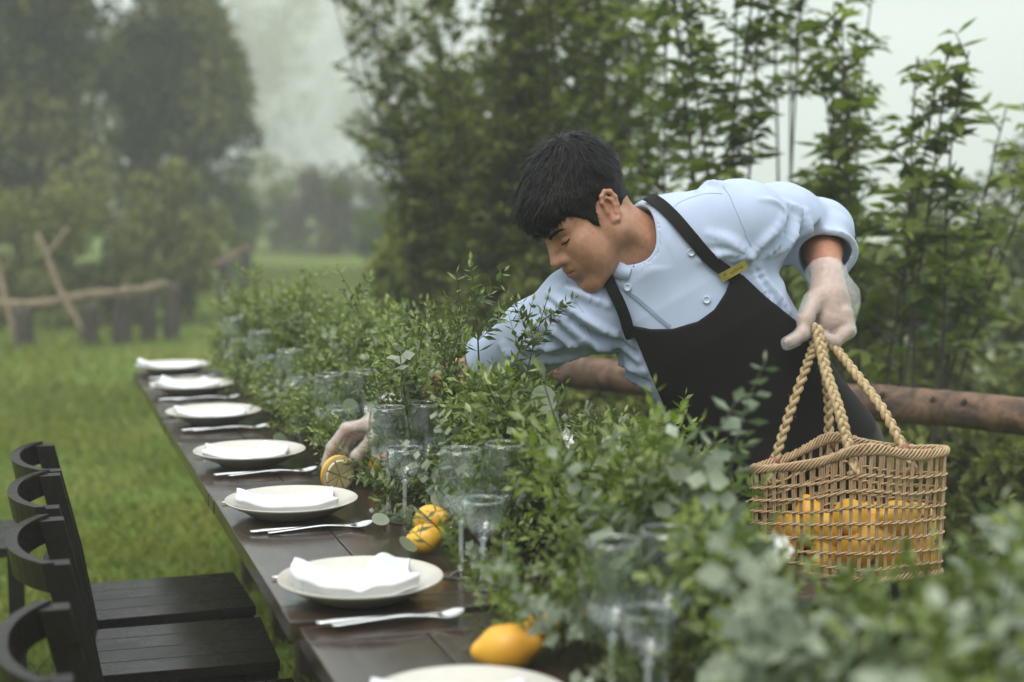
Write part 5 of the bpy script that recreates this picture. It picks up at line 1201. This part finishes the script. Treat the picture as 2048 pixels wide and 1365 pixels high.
# ---- apron
def polyd(u, v, poly):           # signed distance to a polygon in the plane of the chest
    d = np.full(len(u), 1e9); s = np.ones(len(u)); n = len(poly)
    for i in range(n):
        ax, ay = poly[i]; bx, by = poly[i - 1]; ex, ey = bx - ax, by - ay; wx, wy = u - ax, v - ay
        t = np.clip((wx * ex + wy * ey) / (ex * ex + ey * ey), 0, 1); d = np.minimum(d, (wx - ex * t) ** 2 + (wy - ey * t) ** 2)
        c1 = v >= ay; c2 = v < by; c3 = ex * wy > ey * wx
        s = np.where((c1 & c2 & c3) | (~c1 & ~c2 & ~c3), -s, s)
    return s * np.sqrt(d)
bib = [tu(x, y) for x, y in ((1262, 652), (1300, 659), (1345, 657), (1395, 643), (1428, 618), (1450, 585), (1464, 552), (1484, 550), (1530, 590), (1600, 648), (1650, 712))]
bibR = [tu(x, y) for x, y in ((1365, 868), (1330, 812), (1300, 745), (1282, 700))]
BIB = bib + [(bib[-1][0] + .05, .06), (.21, -.1), (.21, -.3), (-.26, -.3), (-.22, -.02)] + bibR
SKD = np.array([-.03, -.02, -1.0]); SKD /= np.linalg.norm(SKD)
def skirt(p):
    q = p - hipc; t = q @ SKD; x = q @ TS; x = x - (TS @ SKD) * t
    e2 = TN - SKD * (TN @ SKD); e2 /= np.linalg.norm(e2); e1 = np.cross(SKD, e2)
    x = q @ e1; w = q @ e2; a = .205 + .05 * np.clip(t, 0, .6); b = .135 + .05 * np.clip(t, 0, .6)
    b = b + .010 * np.sin(x * 45 + 1) * np.clip(t * 3, 0, 1)
    k0 = np.sqrt((x / a) ** 2 + (w / b) ** 2)
    return smax((k0 - 1) * b, np.maximum(-t - .02, t - .50), .03), w
def apron_f(p):
    d = shirt_base(p) - .0095
    tt = torso(p, .0125)
    u, v, w = tloc(p)
    d = np.maximum(np.minimum(tt, np.where(v > .26, d, 1.0)), polyd(u, v, BIB))
    s, w2 = skirt(p)
    s = smax(s, -(w2 + .02), .01)
    d = smin(smax(d, -(w + .03), .01), s, .035)
    return d + vnoise(p, 16, 9) * .0045 + vnoise(p * np.array([1, 1, .35]), 42, 19) * .0022
P, Q = surface(apron_f, np.array([1.1, 2.35, .28]), np.array([1.95, 3.15, 1.35]), .0042)
apron = wlink('apron', mesh('apron', P, Q, True, M_APRON), person)
for nm, px, w0 in (('strap', ((1300, 406), (1318, 414), (1345, 438), (1385, 480), (1425, 522), (1470, 560)), .025), ('strap', ((1212, 545), (1222, 574), (1240, 612), (1258, 648), (1270, 672)), .023)):
    pts = [trace(shirt_base, x, y) for x, y in px]
    mb = MB(); mb.add(*ribbon(shirt_base, pts, w0, .003, .0110)); o = mb.build(nm, M_APRON, apron, False)

# ---- name badge
M_GOLD = simple('brushed_brass', (.60, .47, .16), rough=.32, metal=.75, nscale=300, namp=.2)
M_INK = simple('black_ink', (.02, .018, .012), rough=.6)
P0, n_ = disc_on(lambda p: np.minimum(shirt_base(p) - .012, apron_f(p)), 1466, 541, .004)
bx_ = cv(.865, .50, 0); bx_ = bx_ - n_ * (bx_ @ n_); bx_ /= np.linalg.norm(bx_); by_ = np.cross(n_, bx_)
BM = Matrix(((bx_[0], by_[0], n_[0], P0[0]), (bx_[1], by_[1], n_[1], P0[1]), (bx_[2], by_[2], n_[2], P0[2]), (0, 0, 0, 1)))
mb = MB(); mb.box((-.0285, -.0088, -.001), (.0285, .0088, .001), bev=.0006)
for lo, hi in (((-.0285, -.0088, .001), (.0285, -.0076, .0016)), ((-.0285, .0076, .001), (.0285, .0088, .0016)), ((-.0285, -.0076, .001), (-.0275, .0076, .0016)), ((.0275, -.0076, .001), (.0285, .0076, .0016))):
    mb.box(lo, hi)
badge = mb.build('name_badge', M_GOLD, person, False); badge.matrix_local = Matrix.Translation(-Vector(person.location)) @ BM
for txt, x, y, s in (('\u0e27\u0e0a\u0e34', -.0245, -.001, .0085), ('\u0e19\u0e27\u0e14\u0e34\u0e01\u0e32\u0e22', -.0085, -.003, .0085), ('\u0e21\u0e19\u0e2d\u0e2b\u0e21', -.0240, -.0062, .0036)):
    cu = bpy.data.curves.new('lettering', 'FONT'); cu.body = txt; cu.size = s; cu.extrude = .0001; cu.materials.append(M_INK)
    tmp = bpy.data.objects.new('lettering', cu); COL.objects.link(tmp); bpy.context.view_layer.update()
    me = bpy.data.meshes.new_from_object(tmp.evaluated_get(bpy.context.evaluated_depsgraph_get())); bpy.data.objects.remove(tmp)
    o = link('lettering', me, badge); o.location = (x, y, .0012)

# ---- hair
WH = np.array([0.01, -.055, .155])
HLF = np.array([-.13, -.10, -.075, -.05, -.034, -.022, -.012, .004, .014, .019, .026, .033, .040, .052, .066, .08, .095, .14])
HLU = np.array([-.045, -.058, -.060, -.050, -.026, .006, .026, .028, .018, .004, -.014, -.004, .018, .034, .046, .047, .040, .030])
def hair_f(p):
    q = (p - HC) @ HR.T
    d = ell(q, (0, -.010, .050), (.0865, .108, .103))
    d = smin(d, ell(q, (0, .056, .070), (.070, .060, .052)), .03)
    d = smin(d, ell(q, (0, -.030, .10), (.066, .075, .062)), .04)
    thin = head_f(p, False, False) - .0038           # close crop low on the sides and nape
    k = np.clip((q[:, 2] - .0) / .055, 0, 1); k = k * k * (3 - 2 * k)
    side = np.clip((np.abs(q[:, 0]) - .05) / .02, 0, 1) * (q[:, 1] < .055)
    kk = np.maximum(k, 1 - np.maximum(side, np.clip((-q[:, 1] - .03) / .04, 0, 1)))
    d = d * kk + thin * (1 - kk)
    d = d + (vnoise(q, 130, 2) * .0030 + vnoise(q, 260, 4) * .0016) * kk
    hl = np.interp(q[:, 1], HLF, HLU) + .006 * np.sin(q[:, 0] * 260 + q[:, 1] * 120) * (q[:, 1] > .04)
    return smax(d, (hl - q[:, 2]) * .7, .006)
P, Q = surface(hair_f, HC - .17, HC + .19, .003)
hair = wlink('hair', mesh('hair', P, Q, True, M_HAIR), person)
def strips(P0, D, Nn, L, W, curl, rng, seg=3):
    n = len(P0); V = np.zeros((n, (seg + 1) * 2, 3)); S = np.cross(D, Nn); S /= np.linalg.norm(S, axis=1)[:, None] + 1e-9
    for s in range(seg + 1):
        t = s / seg; c = P0 + D * (L * t)[:, None] + Nn * (L * (curl[:, 0] * t + curl[:, 1] * t * t))[:, None]
        w = (W * (1 - .85 * t))[:, None]; V[:, s * 2] = c - S * w; V[:, s * 2 + 1] = c + S * w
    base = (np.arange(n) * (seg + 1) * 2)[:, None]
    Fa = np.concatenate([base + np.array([2 * s, 2 * s + 1, 2 * s + 3, 2 * s + 2]) for s in range(seg)])
    return V.reshape(-1, 3), Fa
rng = np.random.default_rng(11)
q = (P - HC) @ HR.T; G = grad(hair_f, P)
pick = rng.choice(len(P), 13000); P0 = P[pick]; Nn = G[pick]; q0 = q[pick]
fl = (q0 - WH); fl[:, 1] += np.where(q0[:, 1] > -.02, .05, 0); fl = fl / np.linalg.norm(fl, axis=1)[:, None] + rng.normal(0, .28, (len(pick), 3))
D = fl @ HR; D = D - Nn * (D * Nn).sum(1)[:, None]; D /= np.linalg.norm(D, axis=1)[:, None]
topk = np.clip((q0[:, 2] - .02) / .08, 0.12, 1)
L = rng.uniform(.016, .046, len(pick)) * topk; L = np.where((q0[:, 1] > .05) & (q0[:, 2] < .07), L * .7, L)
curl = np.stack([rng.uniform(.08, .62, len(pick)), rng.uniform(-.7, -.1, len(pick))], 1)
V, Fa = strips(P0, D, Nn, L, rng.uniform(.0005, .0011, len(pick)), curl, rng)
edge = np.where((np.abs(q[:, 2] - np.interp(q[:, 1], HLF, HLU)) < .012) & (q[:, 1] > -.012))[0]; edge = rng.choice(edge, 4200)
E0 = P[edge]; En = G[edge]; qe = q[edge]
fl = np.stack([qe[:, 0] * 1.5, np.where(qe[:, 1] > .05, .25, -.1), np.full(len(edge), -1.0)], 1) + rng.normal(0, .22, (len(edge), 3)); D = fl @ HR; D -= En * (D * En).sum(1)[:, None] * .8; D /= np.linalg.norm(D, axis=1)[:, None]
Le = rng.uniform(.004, .020, len(edge)) * np.where(qe[:, 1] > .045, 1.0, .7)
V2, F2 = strips(E0 - En * .002, D, En, Le, rng.uniform(.0005, .0009, len(edge)), np.stack([rng.uniform(0, .25, len(edge)), rng.uniform(-.4, -.1, len(edge))], 1), rng)
Fa = np.concatenate([Fa, F2 + len(V)]); V = np.concatenate([V, V2])
o = wlink('hair_strands', mesh('hair_strands', V, Fa, False, M_HAIR), hair); o.location = (0, 0, 0)
# eyebrows and lashes
VV, FF = [], []; nn = 0
for sgn in (1, -1):
    t = rng.uniform(0, 1, 320) ** 1.15; x = .012 + .036 * t; y = .0985 - .0225 * t ** 1.5; z = .0205 + .010 * np.sin(t * 2.2) * .7 + rng.normal(0, .0022, 320) * (1.1 - t)
    P0 = snap(head_f, hw(np.stack([sgn * x, y, z], 1)), .0004); Nn = grad(head_f, P0)
    D = np.stack([sgn * np.full(320, .9), np.full(320, -.2), .35 - .75 * t], 1) @ HR + rng.normal(0, .12, (320, 3)); D = D - Nn * (D * Nn).sum(1)[:, None]; D /= np.linalg.norm(D, axis=1)[:, None]
    V, Fa = strips(P0, D, Nn, rng.uniform(.005, .009, 320), np.full(320, .00032), np.tile([.12, -.12], (320, 1)), rng); VV.append(V); FF.append(Fa + nn); nn += len(V)
for k_ in range(2): wlink('eyebrow', mesh('eyebrow', VV[k_], FF[k_] - len(VV[0]) * k_, False, M_HAIR), person)
for sgn in (1, -1):
    mb = MB(); pts = snap(head_f, hw(np.array([(sgn * .0185, .0895, -.002), (sgn * .025, .0905, -.001), (sgn * .032, .0895, -.0005), (sgn * .039, .0865, 0), (sgn * .049, .079, .002)])), .0003)
    mb.tube(spline(pts, 12), [.0008 + .0011 * sin(pi * i / 11) for i in range(12)], 6)
    mb.build('eyelashes', M_HAIR, person, True, world=True)

# ---- gloves
GD = (lelb - lwri) / np.linalg.norm(lelb - lwri)
def glove_l(p):
    d = left_hand(p) - .0030
    d = smin(d, ell(p, PD(1696, 600, 3.01), (.025, .025, .036)), .02)
    d = smin(d, chain(p, pds((1648, 545, 3.06), (1664, 575, 3.03)), [.040, .036], .02), .02)
    d = smin(d, cone(p, PD(1604, 628, 2.955), PD(1618, 600, 2.97), .006, .012), .012)
    d = smin(d, cone(p, PD(1574, 688, 2.922), PD(1590, 682, 2.925), .0125, .0125), .008)
    d = d + vnoise(p, 120, 21) * .0020 + vnoise(p, 300, 22) * .0008
    return smax(d, (p - PD(1655, 552, 3.05)) @ GD, .002)
A = np.array(pds((1570, 700, 2.88), (1720, 540, 3.1), (1720, 700, 3.1), (1600, 560, 2.9)))
def open_glove(name, f, lo, hi, cut, ax, mat, h=.0028):
    P, Q = surface(f, lo, hi, h)
    t = (P[Q].mean(1) - cut) @ ax; nr = np.cross(P[Q[:, 1]] - P[Q[:, 0]], P[Q[:, 2]] - P[Q[:, 0]]); nr /= np.linalg.norm(nr, axis=1)[:, None] + 1e-12
    Q = Q[~((t > -.004) & (nr @ ax > .5))]
    return wlink(name, mesh(name, P, Q, True, mat), person)
open_glove('glove', glove_l, A.min(0) - .05, A.max(0) + .05, PD(1655, 552, 3.05), GD, M_GLOVE)
GR = (relb - rwri) / np.linalg.norm(relb - rwri); RCUT = rwri + GR * .035
def glove_r(p):
    d = right_hand(p) - .0028 + vnoise(p, 170, 31) * .0013
    return smax(d, (p - RCUT) @ GR, .002)
A = np.array([RCUT, PD(645, 945, 3.22), PD(645, 945, 3.36)])
open_glove('glove', glove_r, A.min(0) - .06, A.max(0) + .06, RCUT, GR, M_GLOVE2)

# ---- trousers and shoes
def trousers_f(p):
    d = smin(legs(p, .014), smax(torso(p, .004), (p - hipc) @ TA - .02, .02), .04) + vnoise(p, 30, 13) * .003
    return smax(d, .085 - p[:, 2], .01)
P, Q = surface(trousers_f, np.array([1.15, 2.55, .05]), np.array([1.95, 3.3, 1.0]), .010)
wlink('trousers', mesh('trousers', P, Q, True, M_TROUSER), person)
M_SHOE = simple('black_shoe_leather', (.015, .013, .012), rough=.4)
for ank, dx in ((ankl, np.array([-.75, -.66, 0])), (ankr, np.array([-.95, -.3, 0]))):
    dx = dx / np.linalg.norm(dx); sdx = np.array([-dx[1], dx[0], 0]); g0 = np.array([ank[0], ank[1], 0])
    def shoe(p):
        q = p - g0; R_ = np.stack([dx, sdx, [0, 0, 1.0]]); l = q @ R_.T
        d = smin(ell(l, (.07, 0, .032), (.125, .047, .042)), ell(l, (-.005, 0, .06), (.055, .042, .06)), .03)
        return smax(d, .004 - l[:, 2], .006)
    P, Q = surface(shoe, g0 + np.array([-.25, -.25, -.02]), g0 + np.array([.25, .25, .16]), .007)
    wlink('shoe', mesh('shoe', P, Q, True, M_SHOE), person)
# ------------------------------------------------------------------ the woven basket of lemons
def wicker(name, c0, c1):
    m, nt, b = new_mat(name); v = coords(nt, (40, 40, 40)); f = noise(nt, 3, 5, .6, v)
    at = N(nt, 'ShaderNodeObjectInfo'); ad = N(nt, 'ShaderNodeMath', operation='MULTIPLY_ADD'); ad.inputs[1].default_value = .3; nt.links.new(at.outputs['Random'], ad.inputs[0]); nt.links.new(f, ad.inputs[2])
    nt.links.new(ramp(nt, ad.outputs[0], [(.3, c0), (.9, c1)]), b.inputs['Base Color']); b.inputs['Roughness'].default_value = .55; bump(nt, b, f, .3, .001); return m
M_WICK = wicker('willow_wicker', (.29, .185, .095), (.46, .32, .18)); M_ROPE = wicker('braided_straw_rope', (.29, .20, .095), (.47, .35, .185)); M_LEATHER = simple('brown_leather', (.22, .075, .035), rough=.5)
bk = empty('wicker_basket', tuple(PD(1693, 1140, 2.885))); tag(bk, 'open-weave wicker basket of lemons hanging from braided straw handles', 'basket')
FWH = np.array([sin(YAW), cos(YAW), 0.0]); RTH = RT
BC = PD(1693, 1140, 2.885); BH = .232                       # centre of the base and height
ca = [(-.192, .010), (.012, -.105), (.186, -.030), (-.015, .090)]   # corners seen from above: picture right, away from the viewer
def plan(s):                                              # rounded outline, s in 0..1
    n = 4; L_ = [np.linalg.norm(np.array(ca[(i + 1) % 4]) - np.array(ca[i])) for i in range(4)]; T_ = np.cumsum([0] + L_); x = (s % 1) * T_[-1]
    def at(x):
        x = x % T_[-1]; i = min(int(np.searchsorted(T_, x, side='right')) - 1, 3); f = (x - T_[i]) / L_[i]; return np.array(ca[i]) * (1 - f) + np.array(ca[(i + 1) % 4]) * f
    return sum(at(x + o) for o in (-.022, -.011, 0, .011, .022)) / 5
SCOR = None
L4 = [np.linalg.norm(np.array(ca[(i + 1) % 4]) - np.array(ca[i])) for i in range(4)]; S_NEAR = L4[0] / sum(L4); S_RIGHT = (L4[0] + L4[1]) / sum(L4); S_FAR = (L4[0] + L4[1] + L4[2]) / sum(L4)
def wall(s, h, out=0.0):
    p = plan(s); c = np.array([0, 0.0]); e = plan(s + .004) - plan(s - .004); nrm = np.array([e[1], -e[0]]); nrm /= np.linalg.norm(nrm) + 1e-9
    fl = 1.0 - .03 * (1 - h); p = p * fl + nrm * out
    ds = (s - S_NEAR + .5) % 1 - .5; df = (s - S_FAR + .5) % 1 - .5
    z = BH * h + (.027 * math.exp(-(ds / .085) ** 2) + .020 * math.exp(-(df / .08) ** 2)) * max(h, 0) ** 1.3 - .022 * h * max(0, -(p[0] + .02)) / .17 + .012 * (p[0] / .19) * h
    return BC + RTH * p[0] + FWH * p[1] + np.array([0, 0, 1.0]) * (z - .012 * 0)
NS = 46
for i in range(NS):                                       # paired stakes
    s = (i + .5 * RNG.uniform(-.2, .2)) / NS; mb = MB()
    for o_ in (-.0018, .0018):
        hs = np.linspace(-.01, 1.0, 9); mb.tube([wall(s + o_ / .86 + .0015 * sin(7 * h + i), h, .0012 * cos(h * 22 + i * pi)) for h in hs], .0017, 6)
    mb.build('stake', M_WICK, bk, world=True)
for r_ in range(7):                                       # twined rows: two canes wound about the stakes
    h = .10 + .113 * r_; mb = MB(); n = NS * 4
    for ph in (0, pi):
        mb.tube([wall(k / n, h + .0075 * sin(k * pi / 4 + ph) + .006 * sin(k / n * 19 + r_ * 2), .0046 * cos(k * pi / 4 + ph)) for k in range(n + 1)], .00185, 5, cap=False)
    mb.build('woven_row', M_WICK, bk, world=True)
for nm, h0, cnt, rad in (('rim', .955, 6, .0074), ('base_rim', .016, 5, .0070)):
    n = 190
    for k in range(cnt):                                  # braided border, each cane its own strand
        pts = []
        for j in range(n + 1):
            a = 2 * pi * (j / n * 17 + k / cnt); pts.append(wall(j / n, h0 + .034 * sin(a) * (1 if nm == 'rim' else .6) + (.012 * sin(j / n * 60 + k)) * .4, rad * .75 * cos(a)))
        mb = MB(); mb.tube(pts, .0021, 6, cap=False); mb.build(nm, M_WICK, bk, world=True)
mb = MB()                                                # woven floor
for k in range(15):
    f = (k + .5) / 15
    p0 = wall(f * S_NEAR, .02); p1 = wall(1 - (1 - S_FAR) * 1.0 - f * (S_FAR - S_RIGHT), .02); mb.tube([p0, (p0 + p1) / 2 + np.array([0, 0, -.003]), p1], .004, 6)
    q0 = wall(S_NEAR + f * (S_RIGHT - S_NEAR), .02); q1 = wall(1 - f * (1 - S_FAR), .02); mb.tube([q0, (q0 + q1) / 2 + np.array([0, 0, .003]), q1], .004, 6)
mb.build('floor_weave', M_WICK, bk, world=True)
# rope handles: three-strand braid
def braid(pts, rad, n=110, turns=1.0):
    P = spline(pts, n); P_, T_, N_, B_ = frames(P); ln = np.sum(np.linalg.norm(np.diff(P, axis=0), axis=1)); out = []
    for k in range(3):
        a = np.linspace(0, ln / .026 * turns * 2 * pi / 2.0, n) + 2 * pi * k / 3
        out.append(P + (N_ * np.sin(a)[:, None] * rad * .85 + B_ * np.sin(2 * a)[:, None] * rad * .42))
    return out
ropes = [((1549, 922, 2.905), (1578, 830, 2.915), (1612, 735, 2.93), (1634, 672, 2.940)), ((1700, 903, 2.795), (1678, 820, 2.83), (1650, 735, 2.885), (1633, 650, 2.930)), ((1657, 892, 2.965), (1657, 810, 2.96), (1650, 740, 2.955), (1646, 680, 2.950)), ((1808, 898, 2.84), (1762, 815, 2.87), (1705, 740, 2.92), (1660, 683, 2.955))]
for rp in ropes:
    pts = [PD(*q) for q in rp]; S_ = braid(pts, .0078); mb = MB()
    for k in range(3): mb.tube(S_[k] + RNG.normal(0, .0004, S_[k].shape), .0050, 7)
    for k in range(26):
        i = RNG.integers(5, 105); p = S_[k % 3][i]; dv = unit(RNG.normal(0, 1, 3)); mb.tube([p, p + dv * RNG.uniform(.008, .018)], [.0006, .0002], 3)
    mb.build('rope_handle', M_ROPE, bk, world=True)
    p = pts[0]; dn = unit(pts[0] - pts[1])
    mb = MB(); mb.tube([p - dn * .006, p + dn * .001, p + dn * .008], [.0108, .0118, .0108], 12); mb.build('leather_band', M_LEATHER, bk, world=True)
    # the rope end passes through the rim and hangs as a tuft
    S_ = braid([p, p + dn * .014 - FWH * .006, p + dn * .03 - FWH * .012 - np.array([0, 0, .008]), p + np.array([0, 0, -.042]) - FWH * .012], .0062, 40); mb = MB()
    for k in range(3): mb.tube(S_[k], .0045, 6)
    for k in range(9): dv = unit(RNG.normal(0, .5, 3) + np.array([0, 0, .9])); mb.tube([p - dn * .004, p - dn * .004 + dv * RNG.uniform(.008, .02)], [.001, .0003], 3)
    mb.build('rope_end', M_ROPE, bk, world=True)
lemons = [(1555, 1100, 3.00), (1620, 1040, 3.03), (1648, 1108, 3.0), (1700, 1035, 2.985), (1712, 1100, 2.955), (1752, 1040, 3.03), (1795, 1036, 2.96), (1775, 1103, 2.96), (1838, 1042, 3.0), (1838, 1102, 2.97), (1700, 1095, 3.03), (1585, 1062, 3.0), (1660, 1062, 3.0), (1815, 1072, 2.985), (1745, 1070, 2.975)]
LB = ['lowest at the near left of the basket', 'on top beside the left wall of the basket', 'at the bottom behind the white blossom', 'on top at the near corner of the basket', 'at the bottom under the near corner', 'on top in the middle, towards the back', 'on top right of the near corner', 'at the bottom of the right wall, middle one', 'on top at the far right corner of the basket', 'at the bottom right corner of the basket', 'hidden at the bottom towards the back', 'resting against the left wall of the basket', 'wedged in the middle between the upper and lower ones', 'wedged near the right wall between upper and lower ones', 'just right of the near corner, at half height']
for k, (px, py, d) in enumerate(lemons):
    lemon('lemon', tuple(PD(px, py, d - .095)), tuple(RNG.uniform(0, 3.1, 3)), 1.12, 'yellow lemon in the wicker basket, ' + LB[k], 'lemons in the basket')
# ------------------------------------------------------------------ mist
m = bpy.data.materials.new('mist'); m.use_nodes = True; nt = m.node_tree; nt.nodes.clear()
out = nt.nodes.new('ShaderNodeOutputMaterial'); pv = nt.nodes.new('ShaderNodeVolumePrincipled')
pv.inputs['Color'].default_value = (.955, .98, .97, 1); pv.inputs['Density'].default_value = .0056; pv.inputs['Anisotropy'].default_value = 0.0
nt.links.new(pv.outputs[0], out.inputs['Volume'])
mb = MB(); mb.box((-90, -8, -9.5), (160, 260, 31)); hz = mb.build('haze', m, None, False)
tag(hz, 'pale morning mist thickening towards the end of the lawn', 'mist', kind='stuff')
